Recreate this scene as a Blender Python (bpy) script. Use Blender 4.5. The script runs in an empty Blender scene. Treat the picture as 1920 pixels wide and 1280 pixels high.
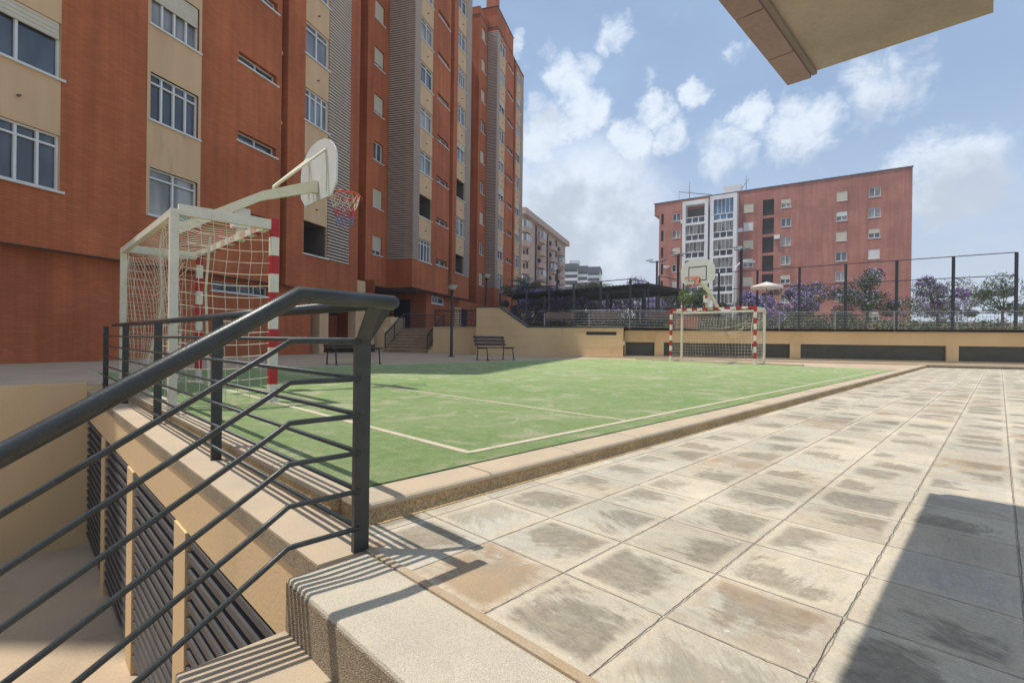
import bpy, math, random
from mathutils import Matrix, Vector
random.seed(7)
HAZE = .0009
R = math.radians
scene = bpy.context.scene
COL = scene.collection

# ------------------------------------------------------------------ frames
EYE = 0.704
C0 = (-0.2634, 3.0673)                    # corner of the painted court lines
S = (0.70329, 0.71090); E = (-0.71090, 0.70329)   # along the sideline / along the end line
def SE(s, e, z=0.0): return Vector((C0[0]+S[0]*s+E[0]*e, C0[1]+S[1]*s+E[1]*e, z))
YB = R(17)
B = (math.sin(YB), math.cos(YB)); N = (B[1], -B[0])   # along the facade / out of the facade
def BN(b, n, z=0.0): return Vector((B[0]*b+N[0]*n, B[1]*b+N[1]*n, z))
ANG_S = math.atan2(S[1], S[0])
SUN = Vector((-0.360, 0.004, 1.0)).normalized()

# ------------------------------------------------------------------ materials
class NT:
    def __init__(s, nt): s.nt = nt; s.L = nt.links
    def n(s, t, **kw):
        nd = s.nt.nodes.new(t)
        for k, v in kw.items():
            if k.startswith('_'): nd.inputs[int(k[1:])].default_value = v
            else: setattr(nd, k, v)
        return nd
    def lk(s, a, b): s.L.new(a, b)
    def set(s, sock, v):
        if hasattr(v, 'is_linked') or isinstance(v, bpy.types.NodeSocket): s.L.new(v, sock)
        else: sock.default_value = v
    def m(s, op, a, b=0.0, c=None, clamp=False):
        nd = s.n('ShaderNodeMath', operation=op, use_clamp=clamp)
        s.set(nd.inputs[0], a); s.set(nd.inputs[1], b)
        if c is not None: s.set(nd.inputs[2], c)
        return nd.outputs[0]
    def vm(s, op, a, b):
        nd = s.n('ShaderNodeVectorMath', operation=op); s.set(nd.inputs[0], a); s.set(nd.inputs[1], b)
        return nd.outputs['Value'] if op in ('DOT_PRODUCT', 'LENGTH') else nd.outputs[0]
    def mr(s, v, a, b, c=0.0, d=1.0, smooth=True):
        nd = s.n('ShaderNodeMapRange', interpolation_type='SMOOTHSTEP' if smooth else 'LINEAR')
        s.set(nd.inputs[0], v)
        for i, x in enumerate((a, b, c, d)): s.set(nd.inputs[i+1], x)
        return nd.outputs[0]
    def noise(s, vec, scale, detail=4, rough=.55, dist=0.0):
        nd = s.n('ShaderNodeTexNoise'); s.L.new(vec, nd.inputs['Vector'])
        nd.inputs['Scale'].default_value = scale; nd.inputs['Detail'].default_value = detail
        nd.inputs['Roughness'].default_value = rough; nd.inputs['Distortion'].default_value = dist
        return nd.outputs[0]
    def mix(s, f, a, b):
        nd = s.n('ShaderNodeMix', data_type='RGBA'); s.set(nd.inputs[0], f)
        s.set(nd.inputs[6], (*a, 1) if isinstance(a, tuple) else a); s.set(nd.inputs[7], (*b, 1) if isinstance(b, tuple) else b)
        return nd.outputs[2]
    def comb(s, x, y, z):
        nd = s.n('ShaderNodeCombineXYZ'); s.set(nd.inputs[0], x); s.set(nd.inputs[1], y); s.set(nd.inputs[2], z); return nd.outputs[0]
    def mul(s, col, f):
        nd = s.n('ShaderNodeVectorMath', operation='SCALE'); s.L.new(col, nd.inputs[0]); s.set(nd.inputs['Scale'], f); return nd.outputs[0]

def newmat(name):
    m = bpy.data.materials.new(name); m.use_nodes = True
    nt = m.node_tree; t = NT(nt); b = nt.nodes['Principled BSDF']
    pos = t.n('ShaderNodeNewGeometry').outputs['Position']
    return m, t, b, pos
def bump(t, b, h, dist=0.01, strength=1.0):
    bn = t.n('ShaderNodeBump'); bn.inputs['Distance'].default_value = dist; bn.inputs['Strength'].default_value = strength
    t.L.new(h, bn.inputs['Height']); t.L.new(bn.outputs[0], b.inputs['Normal'])
def simple(name, col, rough=.6, metal=0.0, var=.12, sc=3.0, fine=0.06, fsc=60.0, bmp=0.0, stretch=(1, 1, 1), stain=None, spec=.4):
    m, t, b, pos = newmat(name)
    v = t.vm('MULTIPLY', pos, stretch)
    a = t.noise(v, sc, 5); f = t.noise(pos, fsc, 3)
    k = t.m('ADD', t.mr(a, .3, .7, 1-var, 1+var, False), t.mr(f, .3, .7, -fine, fine, False))
    c = t.mul(t.mix(0.0, col, col), k)
    if stain:
        c = t.mix(t.mr(t.noise(v, sc*2.3, 6, .65), .55, .75, 0, stain[1]), c, stain[0])
    t.L.new(c, b.inputs['Base Color'])
    b.inputs['Roughness'].default_value = rough; b.inputs['Metallic'].default_value = metal
    b.inputs['Specular IOR Level'].default_value = spec
    if bmp: bump(t, b, f, bmp)
    return m

M = {}
def brick(name, col, dark):
    m, t, b, pos = newmat(name)
    sep = t.n('ShaderNodeSeparateXYZ'); t.L.new(pos, sep.inputs[0])
    z = sep.outputs[2]
    u = t.m('ADD', t.vm('DOT_PRODUCT', pos, (B[0]+N[0], B[1]+N[1], 0)), 0.0)
    br = t.n('ShaderNodeTexBrick'); t.L.new(t.comb(u, z, 0.0), br.inputs['Vector'])
    br.inputs['Scale'].default_value = 1.0; br.inputs['Brick Width'].default_value = .25; br.inputs['Row Height'].default_value = .075
    br.inputs['Mortar Size'].default_value = .006; br.inputs['Bias'].default_value = 0
    br.inputs['Color1'].default_value = (.92, .92, .92, 1); br.inputs['Color2'].default_value = (1.06, 1.06, 1.06, 1); br.inputs['Mortar'].default_value = (.8, .8, .8, 1)
    a = t.noise(t.vm('MULTIPLY', pos, (1, 1, .25)), .55, 5)
    a2 = t.noise(t.vm('MULTIPLY', pos, (2.5, 2.5, .12)), 1.4, 4)
    k = t.m('MULTIPLY', t.mr(a, .3, .7, .86, 1.14, False), t.mr(a2, .3, .75, 1.10, .80, False))
    c = t.mul(t.mix(t.mr(t.noise(pos, .35, 3), .35, .65), col, dark), k)
    mx = t.n('ShaderNodeMix', data_type='RGBA', blend_type='MULTIPLY'); mx.inputs[0].default_value = 1
    t.L.new(c, mx.inputs[6]); t.L.new(br.outputs[0], mx.inputs[7])
    t.L.new(mx.outputs[2], b.inputs['Base Color']); b.inputs['Roughness'].default_value = .85; b.inputs['Specular IOR Level'].default_value = .25
    bump(t, b, br.outputs['Fac'], -.004, .6)
    return m
M['brick'] = brick('painted_brick', (.500, .152, .062), (.42, .122, .050))
M['brick_far'] = brick('far_brick', (.43, .185, .14), (.36, .15, .115))
M['pink'] = simple('pink_render', (.48, .34, .27), .85, sc=.6, stretch=(1, 1, .3))
M['pinkred'] = simple('red_render', (.38, .19, .15), .85, sc=.6, stretch=(1, 1, .3))
M['cream'] = simple('cream_render', (.64, .425, .245), .85, sc=.9, var=.1, stretch=(1.5, 1.5, .25), fine=.03, stain=((.36, .27, .18), .45))
M['cream2'] = simple('cream_wall_render', (.70, .50, .27), .85, sc=.6, var=.09, stretch=(1, 1, .5), fine=.04, stain=((.42, .31, .19), .35), bmp=.002)
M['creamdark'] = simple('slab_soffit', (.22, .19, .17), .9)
M['slat'] = simple('louvre_slat', (.58, .465, .385), .6, var=.06)
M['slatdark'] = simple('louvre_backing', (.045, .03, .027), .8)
M['white'] = simple('white_frame', (.70, .70, .69), .45, var=.06, sc=2)
M['whitepaint'] = simple('white_concrete', (.66, .66, .66), .8, sc=.5, stretch=(1, 1, .3), stain=((.42, .42, .42), .5))
M['shutter'] = simple('roller_shutter', (.60, .54, .43), .6, var=.05)
M['shutterw'] = simple('white_shutter', (.68, .68, .66), .6, var=.05)
M['black'] = simple('black_steel', (.024, .026, .030), .45, var=.2, sc=8, fine=.1, spec=.5)
M['rail'] = simple('railing_paint', (.034, .040, .038), .34, var=.25, sc=14, fine=.3, fsc=220, bmp=.0006, spec=.5, stain=((.075, .070, .062), .35))
M['steel'] = simple('galvanised_steel', (.30, .30, .30), .4, metal=.6)
M['dark'] = simple('dark_interior', (.030, .026, .024), .9)
M['dim'] = simple('dim_interior', (.12, .10, .085), .9, sc=1.5)
M['wood'] = simple('dark_wood', (.062, .034, .026), .55, var=.3, sc=6, stretch=(1, 1, 8), fine=.15)
M['woodred'] = simple('reddish_wood', (.15, .055, .045), .6, var=.25, sc=6)
M['grey'] = simple('grey_metal', (.20, .20, .20), .6)
M['cornice'] = simple('coping_and_step_shade', (.075, .072, .075), .8, var=.15)
M['hoopred'] = simple('orange_rim', (.62, .075, .025), .4, var=.1)
M['red'] = simple('red_paint', (.42, .022, .024), .5, var=.14, sc=7, fine=.06)
M['ivory'] = simple('ivory_paint', (.66, .62, .50), .5, var=.08, sc=6, stain=((.42, .34, .22), .3))
M['board'] = simple('backboard_laminate', (.60, .605, .56), .45, var=.05, sc=3)
M['armpaint'] = simple('cream_paint', (.70, .64, .47), .5, var=.06, sc=4, stain=((.5, .40, .25), .25))
M['net'] = simple('net_cord', (.62, .58, .46), .9)
M['netred'] = simple('red_cord', (.50, .05, .09), .9)
M['netblue'] = simple('blue_cord', (.14, .15, .30), .9)
M['terracotta'] = simple('terracotta', (.30, .12, .075), .85)
M['bark'] = simple('bark', (.16, .12, .09), .95, sc=6, stretch=(1, 1, .2), var=.3)
M['shade'] = simple('shade_slats', (.022, .019, .020), .7, var=.3, sc=5)
M['vent'] = simple('vent_grille', (.085, .080, .078), .6, var=.2)
M['roll'] = simple('olive_shutter', (.095, .095, .075), .6, var=.15)
M['farwhite'] = simple('far_white_render', (.78, .75, .70), .85, sc=.2)
M['farblue'] = simple('far_slate', (.06, .066, .085), .8)
M['lampglass'] = simple('frosted_lamp_glass', (.42, .34, .28), .5)
M['canopy'] = simple('canopy_stone', (.32, .235, .225), .9, sc=2.5, var=.12, fine=.08, bmp=.002, stain=((.28, .20, .19), .5))
M['fringe_shade'] = simple('turf_fringe_shade', (.05, .085, .035), .95, sc=40, var=.4)
M['soffit'] = simple('stained_soffit', (.37, .32, .255), .9, sc=3, var=.15, stain=((.30, .26, .22), .7))
M['fabric'] = simple('parasol_fabric', (.68, .60, .54), .9)

def glass(name, tint, k=.5):
    m, t, b, pos = newmat(name)
    cell = t.noise(t.vm('MULTIPLY', pos, (1.2, 1.2, .35)), 1.0, 2)
    c = t.mix(t.mr(cell, .38, .62), tint, tuple(x*k for x in tint))
    t.L.new(c, b.inputs['Base Color']); b.inputs['Roughness'].default_value = .06
    b.inputs['Specular IOR Level'].default_value = .9
    return m
M['glass'] = glass('window_glass', (.10, .115, .14), .45)
M['glasscurtain'] = glass('curtained_glass', (.34, .33, .31), .4)
M['glasslt'] = glass('net_curtain_glass', (.24, .26, .29), .5)
M['glassblue'] = glass('blue_glass', (.10, .19, .32), .6)

def ground_mats():
    # artificial turf
    m, t, b, pos = newmat('artificial_turf')
    s_ = t.vm('DOT_PRODUCT', pos, (S[0], S[1], 0)); e_ = t.vm('DOT_PRODUCT', pos, (E[0], E[1], 0))
    v = t.comb(t.m('MULTIPLY', s_, 1.0), t.m('MULTIPLY', e_, 1.0), 0.0)
    g = t.noise(pos, 260, 2, .7); mid = t.noise(v, 9, 5, .65); big = t.noise(v, .55, 4, .6)
    c = t.mix(t.mr(mid, .28, .72), (.165, .325, .085), (.315, .450, .155))
    c = t.mix(t.mr(t.noise(v, 1.3, 5, .6), .42, .66, 0, .35), c, (.42, .50, .25))
    c = t.mul(c, t.m('MULTIPLY', t.mr(g, .25, .75, .55, 1.45, False), t.mr(t.noise(pos, 38, 3, .7), .3, .7, .82, 1.18, False)))
    sand = t.noise(v, 2.6, 6, .62, .8)
    th = t.mr(big, .3, .7, .60, .50)
    sm = t.m('MULTIPLY', t.mr(t.m('SUBTRACT', sand, th), -.03, .08), t.mr(t.noise(pos, 45, 4, .7), .35, .6, .1, 1.0))
    c = t.mix(t.m('MULTIPLY', sm, .85), c, (.66, .58, .40))
    dust = t.mr(t.noise(v, .25, 3), .3, .7, .16, .30)
    c = t.mix(dust, c, (.66, .64, .38))
    sp = t.mr(t.noise(t.vm('MULTIPLY', v, (1.0, 1.0, 1.0)), 30, 5, .75), .56, .72, 0, .55); c = t.mix(sp, c, (.66, .62, .44))
    t.L.new(c, b.inputs['Base Color']); b.inputs['Roughness'].default_value = .95; b.inputs['Specular IOR Level'].default_value = .15
    h = t.m('ADD', g, t.m('MULTIPLY', t.noise(pos, 70, 3), 1.2))
    h = t.m('ADD', h, t.m('MULTIPLY', mid, 2.0)); bump(t, b, h, .016, 1.0); M['turf'] = m
    # worn line
    m, t, b, pos = newmat('court_line')
    g = t.noise(pos, 240, 2, .7); w = t.noise(pos, 7, 5, .7)
    c = t.mul(t.mix(t.mr(w, .46, .70, 0, .6), (.60, .51, .37), (.36, .40, .20)), t.mr(g, .2, .8, .8, 1.2, False))
    t.L.new(c, b.inputs['Base Color']); b.inputs['Roughness'].default_value = .95; bump(t, b, g, .008, .6); M['line'] = m
    # stone paving tiles
    m, t, b, pos = newmat('stone_paving')
    ts = .3724
    wob = t.m('MULTIPLY', t.m('SUBTRACT', t.noise(pos, 16, 5, .7), .5), .042)
    s0 = t.m('SUBTRACT', t.vm('DOT_PRODUCT', pos, (S[0], S[1], 0)), C0[0]*S[0]+C0[1]*S[1]-.6584-60*ts)
    e0 = t.m('SUBTRACT', t.vm('DOT_PRODUCT', pos, (E[0], E[1], 0)), C0[0]*E[0]+C0[1]*E[1]-1.2867-200*ts)
    su = t.m('DIVIDE', s0, ts); eu = t.m('DIVIDE', e0, ts)
    fs = t.m('FRACT', su); fe = t.m('FRACT', eu)
    ids = t.m('FLOOR', su); ide = t.m('FLOOR', eu)
    wn = t.n('ShaderNodeTexWhiteNoise', noise_dimensions='2D'); t.L.new(t.comb(ids, ide, 0.0), wn.inputs['Vector'])
    rnd = wn.outputs['Value']; rc = t.n('ShaderNodeSeparateColor'); t.L.new(wn.outputs['Color'], rc.inputs[0])
    r2 = rc.outputs[0]; r3 = rc.outputs[1]
    ds = t.m('MINIMUM', fs, t.m('SUBTRACT', 1.0, fs)); de = t.m('MINIMUM', fe, t.m('SUBTRACT', 1.0, fe))
    dm = t.m('MINIMUM', ds, de)
    off = t.comb(t.m('MULTIPLY', rnd, 37.0), t.m('MULTIPLY', r2, 91.0), 0.0)
    tv = t.vm('ADD', pos, off)
    # joints: dark crack with sandy edges
    dj = t.m('ADD', dm, wob)
    crack = t.mr(dj, .002, .013, 1, 0)
    # dark worn centre
    n1 = t.noise(tv, 5.5, 6, .66, .6); n2 = t.noise(tv, 26, 5, .7); n3 = t.noise(tv, 120, 3, .7)
    ang = t.m('MULTIPLY', r2, 3.1); ca = t.m('COSINE', ang); sa = t.m('SINE', ang)
    ru = t.m('ADD', t.m('MULTIPLY', s0, ca), t.m('MULTIPLY', e0, sa)); rv = t.m('SUBTRACT', t.m('MULTIPLY', e0, ca), t.m('MULTIPLY', s0, sa))
    streak = t.noise(t.comb(t.m('MULTIPLY', ru, 2.5), t.m('MULTIPLY', rv, 13.0), t.m('MULTIPLY', rnd, 30.0)), 2.4, 7, .72, 1.2)
    scr = t.noise(t.comb(t.m('MULTIPLY', ru, 12.0), t.m('MULTIPLY', rv, 70.0), t.m('MULTIPLY', rnd, 30.0)), 2.0, 4, .7, .6)
    # each slab's worn hollow sits off centre by its own amount
    cs = t.m('SUBTRACT', fs, t.m('ADD', .5, t.m('MULTIPLY', t.m('SUBTRACT', r3, .5), .75))); ce = t.m('SUBTRACT', fe, t.m('ADD', .5, t.m('MULTIPLY', t.m('SUBTRACT', rc.outputs[2], .5), .75)))
    cs = t.m('MULTIPLY', cs, t.mr(r2, 0, 1, .7, 1.3, False))
    rad = t.m('SQRT', t.m('ADD', t.m('MULTIPLY', cs, cs), t.m('MULTIPLY', ce, ce)))
    cen = t.m('SUBTRACT', t.m('ADD', .57, t.m('MULTIPLY', t.m('SUBTRACT', t.noise(pos, .9, 3), .5), .9)), rad)
    cen = t.m('ADD', cen, t.m('MULTIPLY', t.m('SUBTRACT', n1, .5), 1.5))
    cen = t.m('ADD', cen, t.m('MULTIPLY', t.m('SUBTRACT', streak, .5), .75))
    cen = t.m('ADD', cen, t.m('MULTIPLY', t.m('SUBTRACT', scr, .5), .22))
    cen = t.m('MINIMUM', cen, t.m('MULTIPLY', t.m('SUBTRACT', t.m('ADD', dm, t.m('MULTIPLY', t.m('SUBTRACT', n2, .5), .10)), .05), 3.0))
    cm = t.mr(cen, .0, .32)
    cm = t.m('MULTIPLY', cm, t.mr(rnd, .14, .34, .10, 1.0, False))
    cm = t.m('MULTIPLY', cm, t.mr(scr, .3, .62, .70, 1.0, False)); cm = t.m('MULTIPLY', cm, t.mr(n3, .32, .62, .62, 1.0, False)); cm = t.m('MULTIPLY', cm, t.mr(n2, .34, .60, .60, 1.0, False))
    light = t.mix(r3, (.60, .525, .39), (.52, .485, .40))
    light = t.mix(t.mr(n1, .36, .64, 0, .8), light, (.62, .52, .37)); light = t.mix(t.mr(streak, .45, .65, 0, .5), light, (.43, .385, .305))
    darkc = t.mix(r2, (.170, .150, .120), (.235, .190, .130))
    c = t.mix(t.m('MULTIPLY', cm, .98), light, darkc)
    # rusty tile
    c = t.mix(t.m('MULTIPLY', t.mr(r3, .86, .9), t.mr(t.noise(tv, 7, 5, .6), .35, .6, 0, .55)), c, (.40, .25, .13))
    rs = (-.07*S[0]+1.65*S[1]-(C0[0]*S[0]+C0[1]*S[1]-.6584-60*ts))/ts; re_ = (-.07*E[0]+1.65*E[1]-(C0[0]*E[0]+C0[1]*E[1]-1.2867-200*ts))/ts
    one = t.m('MULTIPLY', t.m('COMPARE', ids, math.floor(rs), .3), t.m('COMPARE', ide, math.floor(re_), .3))
    c = t.mix(t.m('MULTIPLY', one, t.mr(t.m('ADD', n1, t.m('MULTIPLY', streak, .5)), .55, .85, .25, .95)), c, (.44, .31, .19))
    edge = t.m('MULTIPLY', t.mr(dj, .015, .12, 1, 0), t.mr(n2, .3, .6, .2, .85))
    c = t.mix(t.m('MULTIPLY', edge, t.mr(t.noise(pos, 2.6, 4), .35, .6, .25, 1.0)), c, (.63, .54, .40))
    c = t.mix(t.m('MULTIPLY', crack, t.mr(t.noise(pos, 9, 5, .7), .46, .64, .08, .8)), c, (.30, .25, .18))
    vc = t.n('ShaderNodeTexVoronoi', feature='DISTANCE_TO_EDGE'); vc.inputs['Scale'].default_value = 1.7; t.L.new(t.vm('ADD', pos, t.mul(t.vm('SUBTRACT', t.comb(n1, n2, streak), (.5, .5, .5)), .5)), vc.inputs['Vector'])
    hair = t.m('MULTIPLY', t.mr(vc.outputs[0], .0, .006, 1, 0), t.mr(t.noise(pos, 2.2, 3), .5, .6, 0, .55)); c = t.mix(hair, c, (.2, .165, .12))
    c = t.mul(c, t.m('MULTIPLY', t.mr(rc.outputs[2], 0, 1, .88, 1.05, False), t.mr(t.noise(pos, 1.3, 6, .65, .8), .32, .66, .80, 1.06, False)))
    chips = t.mr(t.noise(pos, 34, 3, .5), .70, .74, 0, .6); c = t.mix(chips, c, (.70, .66, .56))
    c = t.mul(c, t.m('ADD', t.mr(n3, .25, .75, -.14, .14, False), t.mr(n2, .25, .75, .93, 1.07, False)))
    t.L.new(c, b.inputs['Base Color']); b.inputs['Roughness'].default_value = .82; b.inputs['Specular IOR Level'].default_value = .3
    hh = t.m('ADD', t.m('MULTIPLY', crack, -.8), t.m('ADD', t.m('MULTIPLY', n2, .5), t.m('MULTIPLY', n3, .22)))
    hh = t.m('ADD', hh, t.m('MULTIPLY', cm, -.25)); hh = t.m('ADD', hh, t.m('MULTIPLY', n1, .6))
    bump(t, b, hh, .013, 1.0); M['paving'] = m
    # exposed aggregate concrete
    def agg(name, ca, cb, fsc, bd, jit=.35):
        m, t, b, pos = newmat(name)
        vo = t.n('ShaderNodeTexVoronoi'); vo.inputs['Scale'].default_value = fsc; t.L.new(pos, vo.inputs['Vector'])
        sc_ = t.n('ShaderNodeSeparateColor'); t.L.new(vo.outputs['Color'], sc_.inputs[0])
        c = t.mix(t.mr(t.noise(pos, 3, 5, .65), .35, .65), ca, cb)
        c = t.mul(c, t.m('ADD', t.mr(sc_.outputs[0], 0, 1, 1-jit, 1+jit*.6, False), t.mr(t.noise(pos, fsc*.35, 3), .3, .7, -.08, .08, False)))
        t.L.new(c, b.inputs['Base Color']); b.inputs['Roughness'].default_value = .9; b.inputs['Specular IOR Level'].default_value = .25
        bump(t, b, vo.outputs['Distance'], bd, .8); return m
    M['agg'] = agg('fine_aggregate', (.66, .575, .43), (.58, .51, .395), 420, -.003, .20)
    M['aggr'] = agg('rough_aggregate', (.46, .36, .24), (.38, .30, .205), 300, -.009, .5)
    M['stone'] = agg('sandstone_coping', (.56, .44, .30), (.49, .40, .29), 700, -.001, .14)
    M['mortar'] = agg('brown_mortar', (.56, .39, .20), (.46, .32, .17), 130, -.01, .35)
    M['sandj'] = agg('sandy_joint', (.52, .37, .22), (.56, .45, .31), 500, -.003, .15)
    M['concrete'] = simple('plaza_concrete', (.50, .38, .255), .85, sc=.9, var=.13, fine=.08, fsc=40, bmp=.002, stain=((.34, .26, .18), .5))
    M['terrace'] = simple('terrace_paving', (.36, .32, .28), .85, sc=.8, var=.1)
    M['steptan'] = simple('stair_stone', (.43, .27, .15), .8, sc=1.6, var=.2, stain=((.20, .13, .08), .6))
    M['far'] = simple('far_ground', (.20, .19, .13), .95, sc=.05, var=.3)
ground_mats()

def leafmat(name, ca, cb, rough=.6):
    m, t, b, pos = newmat(name)
    c = t.mix(t.mr(t.noise(pos, 2.2, 4, .6), .32, .68), ca, cb)
    c = t.mul(c, t.mr(t.noise(pos, 18, 2), .3, .7, .75, 1.25, False))
    t.L.new(c, b.inputs['Base Color']); b.inputs['Roughness'].default_value = rough; b.inputs['Specular IOR Level'].default_value = .2
    return m
M['leaf'] = leafmat('green_leaves', (.055, .085, .035), (.12, .15, .07))
M['leaflt'] = leafmat('light_green_leaves', (.12, .19, .05), (.18, .24, .08))
M['leafgrey'] = leafmat('grey_green_leaves', (.085, .095, .06), (.15, .155, .105))
M['bloom'] = leafmat('lilac_blossom', (.27, .19, .42), (.42, .33, .58))
M['palm'] = leafmat('palm_leaves', (.10, .13, .075), (.20, .23, .14))

# ------------------------------------------------------------------ mesh builder
class MB:
    def __init__(s, mats): s.v = []; s.f = []; s.mi = []; s.mats = mats if isinstance(mats, (list, tuple)) else [mats]; s.sm = []
    def face(s, pts, mi=0, smooth=False):
        i = len(s.v); s.v += [Vector(p) for p in pts]; s.f.append(list(range(i, i+len(pts)))); s.mi.append(mi); s.sm.append(smooth)
    def hexa(s, p, mi=0):           # 8 corners: 4 bottom ccw, 4 top ccw
        i = len(s.v); s.v += [Vector(q) for q in p]
        for f in ((3, 2, 1, 0), (4, 5, 6, 7), (0, 1, 5, 4), (1, 2, 6, 5), (2, 3, 7, 6), (3, 0, 4, 7)):
            s.f.append([i+k for k in f]); s.mi.append(mi); s.sm.append(False)
    def box(s, x0, x1, y0, y1, z0, z1, mi=0, fr=None):
        p = [(x0, y0, z0), (x1, y0, z0), (x1, y1, z0), (x0, y1, z0), (x0, y0, z1), (x1, y0, z1), (x1, y1, z1), (x0, y1, z1)]
        if fr: p = [fr(*q) for q in p]
        s.hexa(p, mi)
    def prism(s, poly, fn, d0, d1, mi=0):   # poly 2D, fn(u,v,d)->xyz
        n = len(poly); i = len(s.v)
        s.v += [Vector(fn(u, v, d0)) for u, v in poly]+[Vector(fn(u, v, d1)) for u, v in poly]
        s.f.append([i+k for k in range(n)][::-1]); s.f.append([i+n+k for k in range(n)])
        for k in range(n): s.f.append([i+k, i+(k+1) % n, i+n+(k+1) % n, i+n+k])
        s.mi += [mi]*(n+2); s.sm += [False]*(n+2)
    def tube(s, pts, r, seg=8, mi=0, cap=True, smooth=True):
        pts = [Vector(p) for p in pts]; rs = r if isinstance(r, (list, tuple)) else [r]*len(pts)
        rings = []
        up = None
        for k, p in enumerate(pts):
            if k == 0: d = (pts[1]-p).normalized()
            elif k == len(pts)-1: d = (p-pts[k-1]).normalized()
            else:
                d = ((p-pts[k-1]).normalized()+(pts[k+1]-p).normalized())
                d = d.normalized() if d.length > 1e-6 else (p-pts[k-1]).normalized()
            if up is None:
                up = Vector((0, 0, 1)) if abs(d.z) < .9 else Vector((1, 0, 0))
            x = d.cross(up).normalized(); y = x.cross(d).normalized(); up = y
            sc = 1.0
            if 0 < k < len(pts)-1:
                c = (p-pts[k-1]).normalized().dot(d); sc = 1/max(c, .6)
            i = len(s.v)
            for a in range(seg):
                th = 2*math.pi*(a+.5)/seg
                s.v.append(p+(x*math.cos(th)*rs[k]+y*math.sin(th)*rs[k]*(1 if sc == 1 else sc)))
            rings.append(i)
        for k in range(len(rings)-1):
            for a in range(seg):
                b_ = (a+1) % seg
                s.f.append([rings[k]+a, rings[k]+b_, rings[k+1]+b_, rings[k+1]+a]); s.mi.append(mi); s.sm.append(smooth and seg > 4)
        if cap:
            s.f.append([rings[0]+a for a in range(seg)][::-1]); s.f.append([rings[-1]+a for a in range(seg)]); s.mi += [mi]*2; s.sm += [False]*2
    def lathe(s, c, prof, seg=16, mi=0):    # prof [(r,z)]
        c = Vector(c); rings = []
        for r_, z in prof:
            i = len(s.v); rings.append(i)
            for a in range(seg):
                th = 2*math.pi*a/seg; s.v.append(c+Vector((r_*math.cos(th), r_*math.sin(th), z)))
        for k in range(len(rings)-1):
            for a in range(seg):
                b_ = (a+1) % seg
                s.f.append([rings[k]+a, rings[k]+b_, rings[k+1]+b_, rings[k+1]+a]); s.mi.append(mi); s.sm.append(True)
        s.f.append([rings[0]+a for a in range(seg)][::-1]); s.f.append([rings[-1]+a for a in range(seg)]); s.mi += [mi]*2; s.sm += [False]*2
    def build(s, name, parent=None, local=False, bevel=0.0, label=None):
        me = bpy.data.meshes.new(name)
        vv = s.v
        if parent is not None and not local:
            inv = WM[parent.name].inverted(); vv = [inv @ v for v in s.v]
        org = Vector((0, 0, 0))
        if parent is None and not local:
            xs = [v.x for v in vv]; ys = [v.y for v in vv]; zs = [v.z for v in vv]
            org = Vector(((min(xs)+max(xs))/2, (min(ys)+max(ys))/2, min(zs))); vv = [v-org for v in vv]
        me.from_pydata([tuple(v) for v in vv], [], s.f)
        for mt in s.mats: me.materials.append(M[mt] if isinstance(mt, str) else mt)
        me.polygons.foreach_set('material_index', s.mi); me.polygons.foreach_set('use_smooth', s.sm); me.update()
        o = bpy.data.objects.new(name, me); COL.objects.link(o); o.location = org
        if parent is not None: o.parent = parent
        WM[o.name] = (WM[parent.name].copy() if parent is not None else Matrix.Translation(org))
        if bevel:
            bv = o.modifiers.new('bevel', 'BEVEL'); bv.width = bevel; bv.segments = 2; bv.limit_method = 'ANGLE'
        if label: o['label'] = label
        return o
WM = {}
def thing(name, label, cat, loc=(0, 0, 0), rz=0.0, group=None):
    o = bpy.data.objects.new(name, None); COL.objects.link(o); o.location = loc; o.rotation_euler = (0, 0, rz)
    o.empty_display_size = .2
    WM[o.name] = Matrix.Translation(Vector(loc)) @ Matrix.Rotation(rz, 4, 'Z')
    tag(o, label, cat, group); return o
def tag(o, label, cat, group=None):
    o['label'] = label; o['category'] = cat
    if group: o['group'] = group
    return o
def structure(o): o['kind'] = 'structure'; return o
def dup(root, loc, rz, label, group=None):
    r = root.copy(); COL.objects.link(r); r.location = loc; r.rotation_euler = (0, 0, rz); r['label'] = label
    if group: r['group'] = group
    for ch in list(root.children):
        c = ch.copy(); COL.objects.link(c); c.parent = r
        for g in list(ch.children):
            d = g.copy(); COL.objects.link(d); d.parent = c
    return r

# wall with rectangular holes. P(u, z, d) -> world, d = depth behind the surface
def wall_holes(mb, P, u0, u1, z0, z1, holes, depth=.2, mi=0, rev=None):
    us = sorted({u0, u1}|{h[0] for h in holes}|{h[1] for h in holes}); zs = sorted({z0, z1}|{h[2] for h in holes}|{h[3] for h in holes})
    us = [u for u in us if u0 <= u <= u1]; zs = [z for z in zs if z0 <= z <= z1]
    for i in range(len(us)-1):
        cu = (us[i]+us[i+1])/2; j = 0
        while j < len(zs)-1:
            def solid(k): 
                cz = (zs[k]+zs[k+1])/2
                return not any(h[0] < cu < h[1] and h[2] < cz < h[3] for h in holes)
            if solid(j):
                k = j
                while k+1 < len(zs)-1 and solid(k+1): k += 1
                mb.face([P(us[i], zs[j], 0), P(us[i+1], zs[j], 0), P(us[i+1], zs[k+1], 0), P(us[i], zs[k+1], 0)], mi)
                j = k+1
            else: j += 1
    r_ = mi if rev is None else rev
    for a, b, c, d in holes:
        mb.face([P(a, c, 0), P(a, c, depth), P(b, c, depth), P(b, c, 0)], r_); mb.face([P(a, d, 0), P(b, d, 0), P(b, d, depth), P(a, d, depth)], r_)
        mb.face([P(a, c, 0), P(a, d, 0), P(a, d, depth), P(a, c, depth)], r_); mb.face([P(b, c, 0), P(b, c, depth), P(b, d, depth), P(b, d, 0)], r_)

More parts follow.
